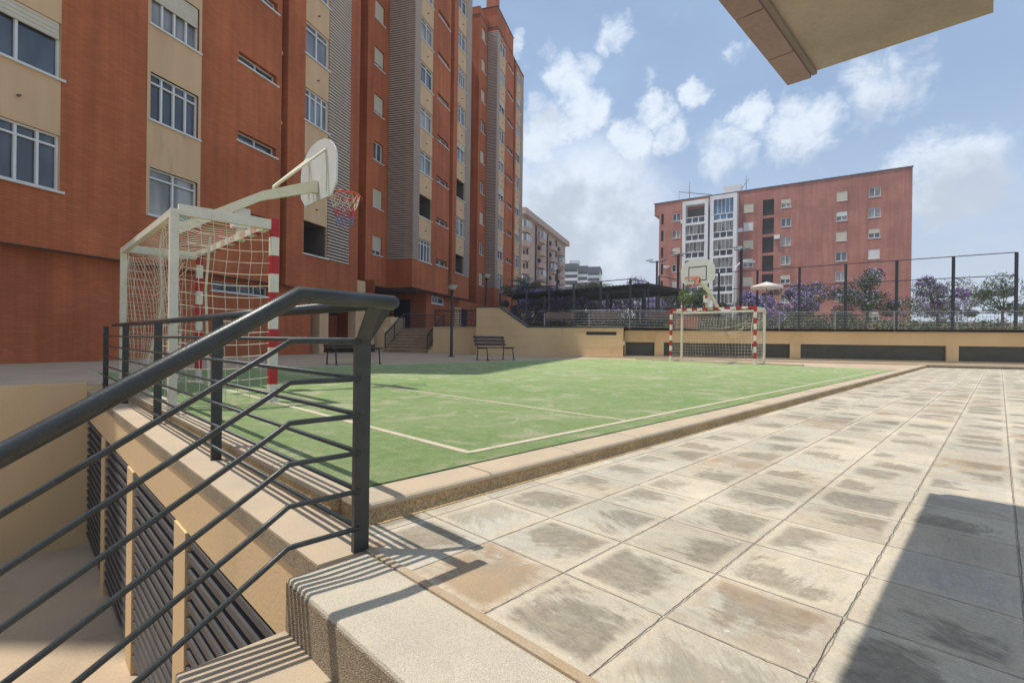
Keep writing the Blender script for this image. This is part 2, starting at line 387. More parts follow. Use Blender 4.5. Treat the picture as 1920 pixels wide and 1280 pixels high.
def window(parent, P, a, b, c, d, name='window', depth=.12, frame='white', gl='glass', transom=.0, mull=1, shut=0.0, shutmat='shutter', sill=True, bar=.05, sillmat='shutterw', kind='glass'):
    """window in hole a..b x c..d; P(u,z,depth)"""
    g = MB(gl)
    if kind == 'open':
        g = MB(['dim', 'dark'])
        dd = 1.5
        g.face([P(a, c, dd), P(b, c, dd), P(b, d, dd), P(a, d, dd)], 1)
        for q in ([P(a, c, .1), P(a, c, dd), P(a, d, dd), P(a, d, .1)], [P(b, c, .1), P(b, c, dd), P(b, d, dd), P(b, d, .1)],
                  [P(a, d, .1), P(b, d, .1), P(b, d, dd), P(a, d, dd)], [P(a, c, .1), P(b, c, .1), P(b, c, dd), P(a, c, dd)]): g.face(q, 0)
        # a glazed door at the back
        g.face([P(a+.35, c, dd-.02), P(a+.9, c, dd-.02), P(a+.9, d-.3, dd-.02), P(a+.35, d-.3, dd-.02)], 0)
    else:
        g.face([P(a, c, depth+.03), P(b, c, depth+.03), P(b, d, depth+.03), P(a, d, depth+.03)])
    w = g.build(name, parent)
    if frame and kind != 'open':
        f = MB(frame); t = bar
        def bx(u0, u1, z0, z1, e=0.0): f.box(u0, u1, z0, z1, depth-.035-e, depth+.025, 0, lambda x, y, z: P(x, y, z))
        bx(a, a+t, c, d); bx(b-t, b, c, d); bx(a+t, b-t, c, c+t); bx(a+t, b-t, d-t, d)
        for k in range(1, mull+1):
            u = a+(b-a)*k/(mull+1); bx(u-t*.6, u+t*.6, c+t, d-t, .004)
        if transom: bx(a+t, b-t, d-transom-t, d-transom, .008)
        f.build('frame', w)
    if shut > 0:
        h = MB(shutmat); z0 = d-(d-c)*shut; k = z0; 
        h.box(a+.03, b-.03, z0, d, depth-.075, depth-.04, 0, lambda x, y, z: P(x, y, z))
        n = max(3, int((d-z0)/.09))
        for i in range(n): 
            zz = z0+(d-z0)*(i+.15)/n; h.box(a+.03, b-.03, zz, zz+(d-z0)/n*.6, depth-.085, depth-.075, 0, lambda x, y, z: P(x, y, z))
        h.build('shutter', w)
    if sill:
        q = MB(sillmat); q.box(a-.08, b+.08, c-.06, c-.003, -.06, depth, 0, lambda x, y, z: P(x, y, z)); q.build('sill', w)
    return w

# ================================================================== GROUND
def quad(name, pts, mat, label=None):
    m = MB(mat); m.face(pts); return structure(m.build(name))
g = MB('far'); g.face([(-300, 110, 1.30), (300, 110, 1.30), (300, 420, 1.30), (-300, 420, 1.30)])
for x0, x1, y0, y1 in ((-300, -70, -60, 110), (70, 300, -60, 110)): g.face([(x0, y0, -.12), (x1, y0, -.12), (x1, y1, -.12), (x0, y1, -.12)])
structure(g.build('ground'))
def rectSE(m, s0, s1, e0, e1, z, mi=0): m.face([SE(s0, e0, z), SE(s1, e0, z), SE(s1, e1, z), SE(s0, e1, z)], mi)
g = MB('concrete')
rectSE(g, -70, -1.25, 7.0, 80, -.012); rectSE(g, -70, -6.0, -60, 7.0, -.012)
rectSE(g, -1.25, 100, 9.86, 80, -.012); rectSE(g, 16.0, 100, -.2, 9.86, -.012)
rectSE(g, -1.25, -.9, 7.0, 9.86, -.012); structure(g.build('plaza_paving'))
g = MB('paving'); rectSE(g, -1.035, 110, -60, -.36, -.09)
structure(g.build('stone_pavement'))
# turf sheet, slightly thick
g = MB('turf'); g.box(-.86, 16.0, -.215, 9.86, -.02, .004, 0, lambda x, y, z: SE(x, y, z)); structure(g.build('turf_pitch'))
g = MB('fringe_shade'); g.box(-.868, 16.0, -.224, -.2155, -.02, .007, 0, lambda x, y, z: SE(x, y, z)); g.box(-.868, -.8605, -.2155, 9.86, -.02, .007, 0, lambda x, y, z: SE(x, y, z)); structure(g.build('turf_edge_shade'))  # thin dark green strip, the fringe's shadow line put into its colour
g = MB('line'); lw = .026; z = .009
def line(s0, s1, e0, e1, zz=z): g.box(s0, s1, e0, e1, .003, zz, 0, lambda x, y, q: SE(x, y, q))
line(-lw, 15.8, -lw, lw); line(-lw, 15.8, 9.6, 9.6+2*lw); line(-lw, lw, -lw, 9.6, z+.0015); line(15.75, 15.8, -lw, 9.6, z+.0015)
line(1.83, 1.87, lw, 9.6, z+.0015); line(6.98, 7.02, lw, 9.6, z+.0015); line(13.9, 13.94, lw, 9.6, z+.0015)
structure(g.build('court_markings'))

# kerb round the pitch: rounded stone slabs on mortar
def kerb(axis, a0, a1, c0, c1, name):
    m = MB(['stone', 'mortar'])
    sgn = -1
    L = .74; k = a0; rng = random.Random(3)
    while k < a1-.05:
        k2 = min(k+L, a1)
        j = rng.uniform(-.004, .004)
        prof = [(c1, -.04), (c1, .002+j*.5), (c0+.028, .0+j*.5), (c0+.012, -.004), (c0+.003, -.012), (c0, -.022), (c0+.004, -.03)]
        fn = (lambda u, v, d: SE(d, u, v)) if axis == 's' else (lambda u, v, d: SE(u, d, v))
        m.prism(prof, fn, k+.004, k2-.004, 0)
        k = k2
    fn = (lambda u, v, d: SE(d, u, v)) if axis == 's' else (lambda u, v, d: SE(u, d, v))
    m.prism([(c1, -.14), (c1, -.031), (c0+.005, -.031), (c0+.002, -.06), (c0-.012, -.086), (c0-.03, -.1), (c0-.03, -.14)], fn, a0, a1, 1)
    return tag(m.build(name), 'long stone kerb between green pitch and paving on the right' if axis == 's' else 'stone kerb behind the near goal along the end of the pitch', 'kerb')
kerb('s', -.94, 23.4, -.43, -.215, 'stone_kerb')
kerb('e', -.21, 9.8, -.985, -.86, 'stone_kerb')
m = MB('mortar')   # darker sandy strip at foot of kerb
m.box(-.9, 23.4, -.462, -.44, -.0895, -.0865, 0, lambda x, y, z: SE(x, y, z)); structure(m.build('kerb_mortar_strip'))

# ---- stairwell: strip beside the kerb, top landing slab, steps, retaining walls
well = MB(['stone', 'aggr', 'cream2'])
well.box(-1.24, -.97, -.655, 7.0, -.17, -.088, 0, lambda x, y, z: SE(x, y, z))
well.box(-1.232, -.98, -.66, 7.0, -.50, -.17, 2, lambda x, y, z: SE(x, y, z))
well.box(-1.243, -1.2405, -.655, 7.0, -.168, -.094, 1, lambda x, y, z: SE(x, y, z))
w = tag(well.build('retaining_wall'), 'low beige retaining wall with stone top under the far railing run beside the stairs', 'wall')
m = MB('vent'); m.box(-1.20, -.98, -.66, 7.0, -2.3, -.503, 0, lambda x, y, z: SE(x, y, z))
for k in range(17): m.box(-1.236, -1.19, -.66, 7.0, -.56-.1*k, -.52-.1*k, 0, lambda x, y, z: SE(x, y, z))
m.build('louvred_base', w)
m = MB('cream2')
for e_ in (1.2, 3.1, 5.0): m.box(-1.245, -1.0, e_, e_+.3, -2.3, -.501, 0, lambda x, y, z: SE(x, y, z))
m.build('pier', w)
st = thing('stair', 'grainy stone stairs going down at the bottom left beside the black railing', 'stairs', SE(-1.35, -.7, -2.3))
m = MB(['agg', 'aggr'])
m.box(-1.352, -1.06, -6, -.672, -.26, -.0885, 0, lambda x, y, z: SE(x, y, z)); m.build('landing_slab', st, bevel=.012)
m = MB('aggr'); m.box(-1.356, -1.353, -6, -.676, -.262, -.104, 0, lambda x, y, z: SE(x, y, z)); m.build('riser', st)
m = MB(['stone'])
for k in range(1, 13):
    z1 = -.0885-.172*k; s1 = -1.352-.28*(k-1)
    mm = MB('stone'); mm.box(s1-.31, s1, -6, -.672, z1-.172, z1, 0, lambda x, y, z: SE(x, y, z)); mm.build('step', st, bevel=.006)
m = MB('sandj'); m.box(-1.06, -1.030, -6, -.62, -.2, -.0865, 0, lambda x, y, z: SE(x, y, z)); m.box(-1.06, -.97, -.672, -.62, -.2, -.0867, 0, lambda x, y, z: SE(x, y, z)); m.build('joint', st)
m = MB('concrete'); rectSE(m, -6, -1.2, -9, 7.0, -2.3); structure(m.build('sunken_yard_floor'))
m = MB('cream2'); m.box(-6.2, -6.0, -9, 7.2, -2.3, .02, 0, lambda x, y, z: SE(x, y, z)); m.box(-6.0, -1.246, 7.0, 7.2, -2.3, .02, 0, lambda x, y, z: SE(x, y, z)); m.box(-1.246, -.9, 7.002, 7.2, -2.3, -.016, 0, lambda x, y, z: SE(x, y, z))
m.box(-6.0, -1.0, -9.2, -9.0, -2.3, -.09, 0, lambda x, y, z: SE(x, y, z))
tag(m.build('retaining_wall'), 'beige retaining wall round the sunken yard left of the stairs', 'wall')

# ---- foreground railing
rl = thing('stair_railing', 'near black steel railing with thick handrail and six bars turning down the stairs', 'railing', SE(-1.07, -.645, -.09))
m = MB('rail'); m.box(-1.106, -1.046, -.659, -.634, -.09, .705, 0, lambda x, y, z: SE(x, y, z)); m.build('post', rl, bevel=.002)
m = MB('rail')
def brk(p, q, w, t_):    # flat bar from p to q, width w along S, thickness along E
    p = Vector(p); q = Vector(q); sd = Vector((S[0], S[1], 0))*w/2; ed = Vector((E[0], E[1], 0))*t_/2
    m.hexa([p-sd-ed, p+sd-ed, p+sd+ed, p-sd+ed, q-sd-ed, q+sd-ed, q+sd+ed, q-sd+ed])
brk(SE(-1.08, -.650, .69), SE(-1.10, -.775, .818), .050, .014); m.build('bracket', rl)
m = MB('rail'); brk(SE(-1.066, -.642, .69), SE(-.985, -.665, .826), .042, .014); m.build('bracket', rl)
for p_ in (SE(-1.10, -.775, .816), SE(-.985, -.668, .824), SE(-1.078, -.648, .70)):
    m = MB('rail'); m.lathe(p_, [(.004, -.008), (.017, -.004), (.019, .003), (.012, .009), (.003, .012)], 9); m.build('weld_bead', rl)
zs_ = [.003, .141, .282, .420, .556, .694]
m = MB('rail')
for z in zs_: 
    m.tube([SE(-1.09, -.66, z), SE(-1.345, -.66, z), SE(-1.43, -.66, z-.055), SE(-4.9, -.66, z-.055-3.47*.62)], .0096, 10)
m.build('bar', rl)
m = MB('rail')
for z in zs_: m.tube([SE(-1.095, -.635, z+.005), SE(-1.095, 6.8, z+.005)], .0096, 10)
m.build('bar', rl)
m = MB('rail'); m.tube([SE(-1.035, -.79, .836), SE(-1.37, -.79, .840), SE(-1.50, -.79, .757), SE(-4.9, -.79, .757-3.4*.62)], .0255, 20); m.build('handrail', rl)
m = MB('rail'); m.tube([SE(-.975, -.70, .845), SE(-.975, 6.8, .855)], .0245, 20); m.build('handrail', rl)
for s_, e_ in ((-1.07, 1.25), (-1.07, 3.1), (-1.07, 4.95), (-1.07, 6.7)):
    m = MB('rail'); m.box(s_-.03, s_+.03, e_-.012, e_+.012, -.09, .835, 0, lambda x, y, z: SE(x, y, z)); m.build('post', rl)
for s_ in (-2.6, -3.9, -4.85):
    zz = -.0885-.172*max(1, math.ceil((-1.352-s_)/.28)); top = .65-(-1.44-s_)*.62
    m = MB('rail'); m.box(s_-.03, s_+.03, -.672, -.648, zz, top, 0, lambda x, y, z: SE(x, y, z)); m.build('post', rl)

# ================================================================== GOALS AND HOOPS
def goal(s0, e0, e1, sd, label):
    """front posts at s0, frame extends by sd*depth behind"""
    t = thing('football_goal', label, 'goal', SE(s0, (e0+e1)/2, 0))
    w = .04; D = .92*sd
    fr = lambda x, y, z: SE(x, y, z)
    for e in (e0, e1):
        m = MB(['red', 'ivory'])
        for k in range(10): m.box(s0-w, s0+w, e-w, e+w, k*.2, k*.2+.2 if k < 9 else 2.0, 1 if k % 2 == 0 else 0, fr)
        m.build('post', t)
        m = MB('ivory'); m.box(s0+D-.035, s0+D+.035, e-.035 if e == e0 else e-.035, e+.035, 0, 1.93, 0, fr); m.build('rear_post', t)
        m = MB('ivory'); a, b = sorted((s0+w*sd, s0+D-.035*sd)); m.box(a, b, e-.03, e+.03, 1.88, 1.985, 0, fr); m.build('top_arm', t)
    m = MB(['red', 'ivory']); L = (e1-e0-2*w); n = 15
    for k in range(n): m.box(s0-w*.98, s0+w*.98, e0+w+L*k/n, e0+w+L*(k+1)/n, 1.921, 1.999, 0 if k % 2 == 0 else 1, fr)
    m.build('crossbar', t)
    m = MB('ivory'); m.box(s0+D-.03, s0+D+.03, e0+.035, e1-.035, 1.86, 1.93, 0, fr); m.build('rear_bar', t)
    # net
    m = MB('net'); rr = .0035; rn = random.Random(int(s0*10)+5)
    def sag(u, v): return .10*math.sin(math.pi*u)*math.sin(math.pi*min(1, max(0, v)))
    def backpt(u, v):   # u along e 0..1, v height 0..1
        e = e0+.06+(e1-e0-.12)*u; z = .03+1.84*v-.22*(math.sin(math.pi*u)*v**3)
        ss = s0+D*.97-sd*sag(u, v)*1.2-sd*.05*math.sin(9*u+4*v)
        return SE(ss, e, z)
    nu, nv = 26, 16
    for i in range(nu+1): m.tube([backpt(i/nu, j/8) for j in range(9)], rr, 3, cap=False, smooth=False)
    for j in range(nv+1): m.tube([backpt(i/13, j/nv) for i in range(14)], rr, 3, cap=False, smooth=False)
    for e in (e0, e1):
        for i in range(1, 8): 
            ss = s0+D*(i/8.)
            m.tube([SE(ss+.02*math.sin(3*j), e+(.05 if e == e0 else -.05)*math.sin(math.pi*j/6), .03+1.86*j/6) for j in range(7)], rr, 3, cap=False, smooth=False)
        for j in range(0, 16): m.tube([SE(s0+D*q/4., e+(.05 if e == e0 else -.05)*math.sin(math.pi*q/4), .03+1.86*j/15-.03*math.sin(math.pi*q/4)) for q in range(5)], rr, 3, cap=False, smooth=False)
    for i in range(0, 25):
        e = e0+(e1-e0)*i/24.; m.tube([SE(s0+D*q/3., e, 1.93-.10*math.sin(math.pi*q/3)-.04*q/3) for q in range(4)], rr, 3, cap=False, smooth=False)
    # loose hanging strands bunched near one post
    for k in range(9):
        a = rn.uniform(.02, .18); b = rn.uniform(.3, .75); z0 = rn.uniform(1.3, 1.6); z1 = rn.uniform(.9, 1.3)
        m.tube([SE(s0+D*.85, e0+(e1-e0)*(a+(b-a)*q/5.), z0+(z1-z0)*math.sin(q/5*1.5)) for q in range(6)], rr*1.1, 3, cap=False, smooth=False)
    m.tube([SE(s0+D*.6, e0+.25, 1.75), SE(s0+D*.62, e0+.32, 1.2), SE(s0+D*.6, e0+.3, .6), SE(s0+D*.6, e0+.2, .1)], .012, 4, cap=False, smooth=False)
    m.build('net', t)
    m = MB('net'); m.tube([SE(s0+D*.9, e0, .03), SE(s0+D*.93, (e0+e1)/2, .03), SE(s0+D*.9, e1, .03)], .02, 5); m.build('ground_rope', t)
    return t
goal(0.0, 3.31, 6.39, -1, 'near red and ivory football goal at the left edge with torn net')
goal(15.82, 3.60, 6.67, 1, 'far red and ivory football goal with sagging net in front of the shuttered wall')

def hoop(sb, e, sd, label):
    """sb: s of the board; sd=+1 : rim toward +s"""
    t = thing('basketball_hoop', label, 'basketball hoop', SE(sb-sd*1.2, e, 1.95))
    zb = 2.745; pol = [(-.44, .0), (.44, .0), (.60, .15), (.61, .50), (.575, .61), (.50, .71), (.38, .80), (.22, .865), (.0, .89), (-.22, .865), (-.38, .80), (-.50, .71), (-.575, .61), (-.61, .50), (-.60, .15)]
    m = MB('board'); m.prism(pol, lambda u, v, d: SE(sb+d, e+u, zb+v), -.012, .012); m.build('backboard', t)
    m = MB('black'); f = .013*sd; h = .0145*sd
    a, b = sorted((f, h))
    for u0, u1, v0, v1 in ((-.325, .325, .58, .61), (-.325, .325, .115, .145), (-.325, -.295, .145, .58), (.295, .325, .145, .58)):
        m.box(sb+a, sb+b, e+u0, e+u1, zb+v0, zb+v1, 0, lambda x, y, z: SE(x, y, z))
    m.build('target_square', t)
    zr = 2.93; rc = sb+sd*.42; rad = .225
    m = MB('hoopred'); pts = [SE(rc+rad*math.cos(a), e+rad*math.sin(a), zr) for a in [2*math.pi*k/28 for k in range(29)]]
    m.tube(pts, .010, 8, cap=False)
    m.tube([SE(rc+(rad+.035)*math.cos(a), e+(rad+.035)*math.sin(a), zr-.035) for a in [2*math.pi*k/28 for k in range(29)]], .005, 6, cap=False)
    for k in (-.09, .09): m.tube([SE(sb+sd*.01, e+k, zr), SE(rc-sd*rad*.92, e+k, zr)], .010, 6); m.tube([SE(sb+sd*.01, e+k, zr-.13), SE(rc-sd*rad*.9, e+k, zr-.01)], .008, 6)
    m.box(min(sb+sd*.012, sb+sd*.025), max(sb+sd*.012, sb+sd*.025), e-.11, e+.11, zr-.14, zr+.03, 0, lambda x, y, z: SE(x, y, z))
    m.build('rim', t)
    # net: three coloured bands of diamond cord
    m = MB(['net', 'netred', 'netblue'])
    n = 12; lev = [(0, .22, 0), (.11, .20, 0), (.20, .165, 0), (.27, .145, 1), (.33, .135, 1), (.39, .13, 2), (.45, .13, 2)]
    for k in range(len(lev)-1):
        for i in range(n):
            a0 = 2*math.pi*(i+.5*(k % 2))/n
            for dd in (-1, 1):
                a1 = a0+dd*math.pi/n
                m.tube([SE(rc+lev[k][1]*math.cos(a0), e+lev[k][1]*math.sin(a0), zr-.012-lev[k][0]), SE(rc+lev[k+1][1]*math.cos(a1), e+lev[k+1][1]*math.sin(a1), zr-.012-lev[k+1][0])], .0045, 4, lev[k+1][2], cap=False, smooth=False)
    m.build('net', t)
    # main beam: tapered box from the goal frame to the board
    m = MB('armpaint')
    P = [(sb-sd*1.75, 2.03, .065), (sb-sd*.80, 2.68-.04, .062), (sb-sd*.10, 2.93, .085), (sb-sd*.02, 2.94, .09)]
    for k in range(3):
        (sa, za, ha), (sb2, zb2, hb) = P[k], P[k+1]
        q = [SE(sa, e-.045, za-ha), SE(sa, e+.045, za-ha), SE(sb2, e+.045, zb2-hb), SE(sb2, e-.045, zb2-hb), SE(sa, e-.045, za+ha), SE(sa, e+.045, za+ha), SE(sb2, e+.045, zb2+hb), SE(sb2, e-.045, zb2+hb)]
        m.hexa(q)
    m.build('arm', t)
    m = MB('armpaint')
    for k in (-.30, .30):
        m.tube([SE(sb-sd*.62, e+k*.12, 2.80), SE(sb-sd*.60, e+k*.25, 2.84), SE(sb-sd*.03, e+k, zb+.68)], .019, 6)
        m.box(sb-.028 if sd > 0 else sb+.012, sb-.012 if sd > 0 else sb+.028, e+k-.012, e+k+.012, zb+.10, zb+.70, 0, lambda x, y, z: SE(x, y, z))
    m.build('strut', t)
    m = MB('armpaint'); s_ = sb-sd*1.02; m.box(s_-.045, s_+.045, e+.05, e+.14, 2.0, 2.42, 0, lambda x, y, z: SE(x, y, z)); m.build('support_post', t)
    m = MB(['whitepaint', 'red']); m.box(s_-.10, s_+.10, e+.02, e+.19, 2.18, 2.44, 0, lambda x, y, z: SE(x, y, z)); m.box(s_-.103, s_-.1005, e+.03, e+.13, 2.33, 2.43, 1, lambda x, y, z: SE(x, y, z)); m.build('padlock_box', t)
    return t
hoop(1.17, 4.88, 1, 'near basketball hoop seen from behind with orange rim and red and blue net')
hoop(14.63, 5.11, -1, 'far basketball hoop with fan shaped backboard above the far goal')

# ================================================================== APARTMENT BUILDING
ab = thing('apartment_building', 'tall red brick apartment building with beige window strips and slatted panels along the pitch', 'building', BN(30, -16, 0), -YB)
def strip(mb, n0, b0, b1, z0, z1, holes, depth=.2, mi=0):
    wall_holes(mb, lambda u, z, d: BN(u, n0-d, z), b0, b1, z0, z1, holes, depth, mi)
def ret(mb, bb, n0, n1, z0, z1, mi=0, holes=(), depth=.2):   # return wall facing -b
    wall_holes(mb, lambda u, z, d: BN(bb+d, u, z), n0, n1, z0, z1, list(holes), depth, mi)
FP = 2.87
rw = random.Random(11)
def louvre_front(n0, b0, b1, z0, z1):
    m = MB(['slat', 'slatdark'])
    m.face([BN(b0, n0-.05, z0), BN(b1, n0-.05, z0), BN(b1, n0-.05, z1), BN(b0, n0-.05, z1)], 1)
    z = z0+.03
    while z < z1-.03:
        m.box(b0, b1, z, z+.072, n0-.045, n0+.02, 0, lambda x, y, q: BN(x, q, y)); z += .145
    return m.build('louvre_panel', ab)
def louvre_ret(bb, n0, n1, z0, z1):
    m = MB(['slat', 'slatdark'])
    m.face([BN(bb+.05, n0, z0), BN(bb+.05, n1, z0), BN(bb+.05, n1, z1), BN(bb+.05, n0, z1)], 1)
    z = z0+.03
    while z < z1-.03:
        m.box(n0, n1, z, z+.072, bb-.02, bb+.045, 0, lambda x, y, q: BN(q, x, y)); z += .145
    return m.build('louvre_panel', ab)
def mainwin(n0, a, b, z, style):
    P = lambda u, q, d: BN(u, n0-d, q)
    if style == 'open': window(ab, P, a, b, z, z+1.42, kind='open', sill=True)
    elif style == 'shut': window(ab, P, a, b, z, z+1.42, shut=.55, transom=0, mull=1)
    elif style == 'curt': window(ab, P, a, b, z, z+1.42, gl='glasscurtain', transom=.26, mull=1)
    else: window(ab, P, a, b, z, z+1.42, transom=.26, mull=rw.choice((1, 1, 3)), gl=rw.choice(('glass', 'glass', 'glasslt', 'glasscurtain')), shut=rw.choice((0, 0, 0, 0, .3, .45)))
def unit(b_off, no, nm, base, zbot, nf, ztop, lou_end, end, win2, first, sty, slit_dz=.1, slit_h=.42):
    """b_off: start of outer plane; no/nm planes; base: first sill; zbot: underside"""
    b0 = b_off; w1a = b0+.84; w1b = b0+2.6; gr0 = b0+5.45 if not first else 16.3; gr1 = gr0+(.62 if not first else .36)
    sills = [base+FP*k for k in range(nf)]
    zl = sills[-1]+1.55
    W = MB(['brick', 'cream', 'creamdark'])
    # louvre corner
    W.box(no-.6, no-.05, b0+.05, w1a, zbot, ztop, 0, lambda x, y, z: BN(y, x, z))
    strip(W, no, b0, w1a, zbot, base-.06, []); strip(W, no, b0, w1a, zl, ztop, [])
    louvre_front(no, b0+.03, w1a, base-.06, zl)
    # cream window strip
    hs = [(w1a, w1b, z, z+1.42) for z in sills]
    strip(W, no-.004, w1a, w1b, base-.05, zl, hs, .16, 1); strip(W, no, w1a, w1b, zbot, base-.05, []); strip(W, no, w1a, w1b, zl, ztop, [])
    # red strip with slit windows
    sl0 = gr0-2.1; sl1 = gr0-.25
    hs = [(sl0, sl1, z+slit_dz, z+slit_dz+slit_h) for z in sills]+([(11.0, 12.6, z, z+1.42) for z in sills] if first else [])
    strip(W, no, w1b, gr0, zbot, ztop, hs, .26)
    if first:
        strip(W, no+.004, 10.9, 12.7, base-.05, zl, [(11.0, 12.6, z, z+1.42) for z in sills], .16, 1)
        for z in sills: mainwin(no+.004, 11.0, 12.6, z, 'std')
    # groove
    ng = no-.75
    strip(W, ng, gr0, gr1, zbot, ztop, [])
    W.face([BN(gr0, no, zbot), BN(gr0, ng, zbot), BN(gr0, ng, ztop), BN(gr0, no, ztop)]); W.face([BN(gr1, no, zbot), BN(gr1, ng, zbot), BN(gr1, ng, ztop), BN(gr1, no, ztop)])
    a2, b2 = win2
    strip(W, no, gr1, a2, zbot, ztop, [])
    hs = [(a2, b2, z, z+1.42) for z in sills]
    strip(W, no-.004, a2, b2, base-.05, zl, hs, .16, 1); strip(W, no, a2, b2, zbot, base-.05, []); strip(W, no, a2, b2, zl, ztop, [])
    l1 = b2+lou_end
    strip(W, no, b2, l1, zbot, base-.06, []); strip(W, no, b2, l1, zl, ztop, [])
    louvre_front(no, b2+.02, l1, base-.06, zl)
    if end > l1+.05: strip(W, no, l1, end, zbot, ztop, [])
    # end wall facing +b, underside, roof
    for bb in (end,): W.face([BN(bb, no, zbot), BN(bb, no-9, zbot), BN(bb, no-9, ztop), BN(bb, no, ztop)])
    # return with louvre and mid plane with small windows
    ret(W, b0, nm, no, zbot, base-.06, 0); ret(W, b0, nm, no, zl, ztop, 0); 
    louvre_ret(b0, nm+.02, no-.0, base-.06, zl)
    mb0 = b0-(2.35 if not first else 6.2)
    if end > 50: mb0 = b0-2.2
    sw = (b0-1.62, b0-.55)
    hs = [(sw[0], sw[1], z+.05, z+1.2) for z in sills]
    strip(W, nm, mb0, b0, zbot, ztop, hs, .2)
    ret(W, mb0, nm-7, nm, zbot, ztop)
    W.build('wall', ab)
    # soffit and parapet roof
    q = MB(['creamdark', 'brick', 'cornice'])
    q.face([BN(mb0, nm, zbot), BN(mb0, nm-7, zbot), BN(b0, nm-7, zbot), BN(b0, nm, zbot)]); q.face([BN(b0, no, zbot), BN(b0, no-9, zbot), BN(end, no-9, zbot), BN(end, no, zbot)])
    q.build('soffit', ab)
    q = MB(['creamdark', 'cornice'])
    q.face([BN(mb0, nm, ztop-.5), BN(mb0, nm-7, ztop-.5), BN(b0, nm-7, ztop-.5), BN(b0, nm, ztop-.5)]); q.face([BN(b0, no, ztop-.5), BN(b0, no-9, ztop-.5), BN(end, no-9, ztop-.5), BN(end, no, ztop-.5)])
    q.box(no-.25, no+.03, b0-.03, end+.03, ztop, ztop+.07, 1, lambda x, y, z: BN(y, x, z)); q.box(nm-.25, nm+.03, mb0-.03, b0-.03, ztop, ztop+.07, 1, lambda x, y, z: BN(y, x, z))
    q.box(nm-7, nm-.25, mb0-.03, mb0+.2, ztop, ztop+.07, 1, lambda x, y, z: BN(y, x, z)); q.box(nm+.03, no-.25, b0-.03, b0+.2, ztop, ztop+.068, 1, lambda x, y, z: BN(y, x, z))
    q.box(no-9, no-.25, end-.2, end+.03, ztop, ztop+.068, 1, lambda x, y, z: BN(y, x, z))
    q.build('roof', ab)
    for k, z in enumerate(sills):
        mainwin(no, w1a, w1b, z, sty[0].get(k, 'std')); mainwin(no, a2, b2, z, sty[1].get(k, 'std'))
        P = lambda u, q_, d: BN(u, no-d, q_)
        window(ab, P, sl0, sl1, z+slit_dz, z+slit_dz+slit_h, name='slit_window', depth=.22, mull=1, bar=.035)
        P2 = lambda u, q_, d: BN(u, nm-d, q_)
        window(ab, P2, sw[0], sw[1], z+.05, z+1.2, name='small_window', depth=.16, mull=1, bar=.045, shut=0 if k in sty[2] else rw.choice((1.0, 1.0, .85, .8)))
        for u in ((w1a+w1b)/2, (a2+b2)/2):
            v = MB('bark'); v.tube([BN(u, no-.01, z+1.42+.62), BN(u, no+.10, z+1.42+.61)], .03, 6); v.build('drain_spout', ab)
        v = MB('white'); v.lathe(BN(gr0+.3, no-.35, z+2.2), [(.03, 0), (.09, .03), (.11, .10), (.08, .18), (.02, .2)], 10); v.build('vent_cap', ab)
    v = MB('brick'); v.tube([BN(gr0+.3, ng+.12, zbot+.1), BN(gr0+.3, ng+.12, ztop-.3)], .06, 8); v.build('downpipe', ab)
S1 = ({}, {0: 'open', 1: 'std', 2: 'std'}, {2})
unit(6.1, -14.85, -16.9, 4.39, 2.88, 10, 32.6, 1.63, 21.62, (17.68, 19.22), True, ({}, {0: 'open'}, {3}), .62, .36)
unit(27.74, -15.1, -16.92, 5.85, 4.0, 9, 32.9, 1.1, 37.22, (34.5, 36.1), False, ({1: 'open', 3: 'curt', 5: 'curt'}, {0: 'open', 2: 'open', 1: 'curt', 4: 'curt'}, {2, 7}))
unit(44.71, -15.5, -16.48, 5.86, 3.75, 9, 30.75, 1.1, 54.0, (51.2, 52.9), False, ({3: 'shut', 2: 'curt', 0: 'curt'}, {0: 'curt', 4: 'curt'}, {1, 3, 5}))
# higher roof block of the last unit, chimney
m = MB(['brick', 'cornice'])
m.box(-24, -15.55, 44.78, 50.0, 30.2, 32.75, 0, lambda x, y, z: BN(y, x, z)); m.box(-24.1, -15.5, 44.7, 50.05, 32.75, 32.83, 1, lambda x, y, z: BN(y, x, z))
m.box(-24, -16.5, 42.6, 44.76, 30.2, 31.6, 0, lambda x, y, z: BN(y, x, z))
m.build('roof_block', ab)
m = MB(['brick', 'cornice']); m.box(-17.6, -16.6, 47.2, 48.4, 32.8, 36.1, 0, lambda x, y, z: BN(y, x, z)); m.box(-17.66, -16.54, 47.14, 48.46, 36.1, 36.7, 1, lambda x, y, z: BN(y, x, z)); m.build('chimney', ab)
# recessed link walls between the units (behind) and rear mass
m = MB('brick')
for b0, b1, zt in ((21.62, 25.4, 32.5), (37.22, 42.5, 32.4)):
    strip(m, -19.2, b0-.5, b1+.5, 1.3, zt, [])
m.box(-27, -23, -2, 54, 0, 32.2, 0, lambda x, y, z: BN(y, x, z)); m.build('wall', ab)
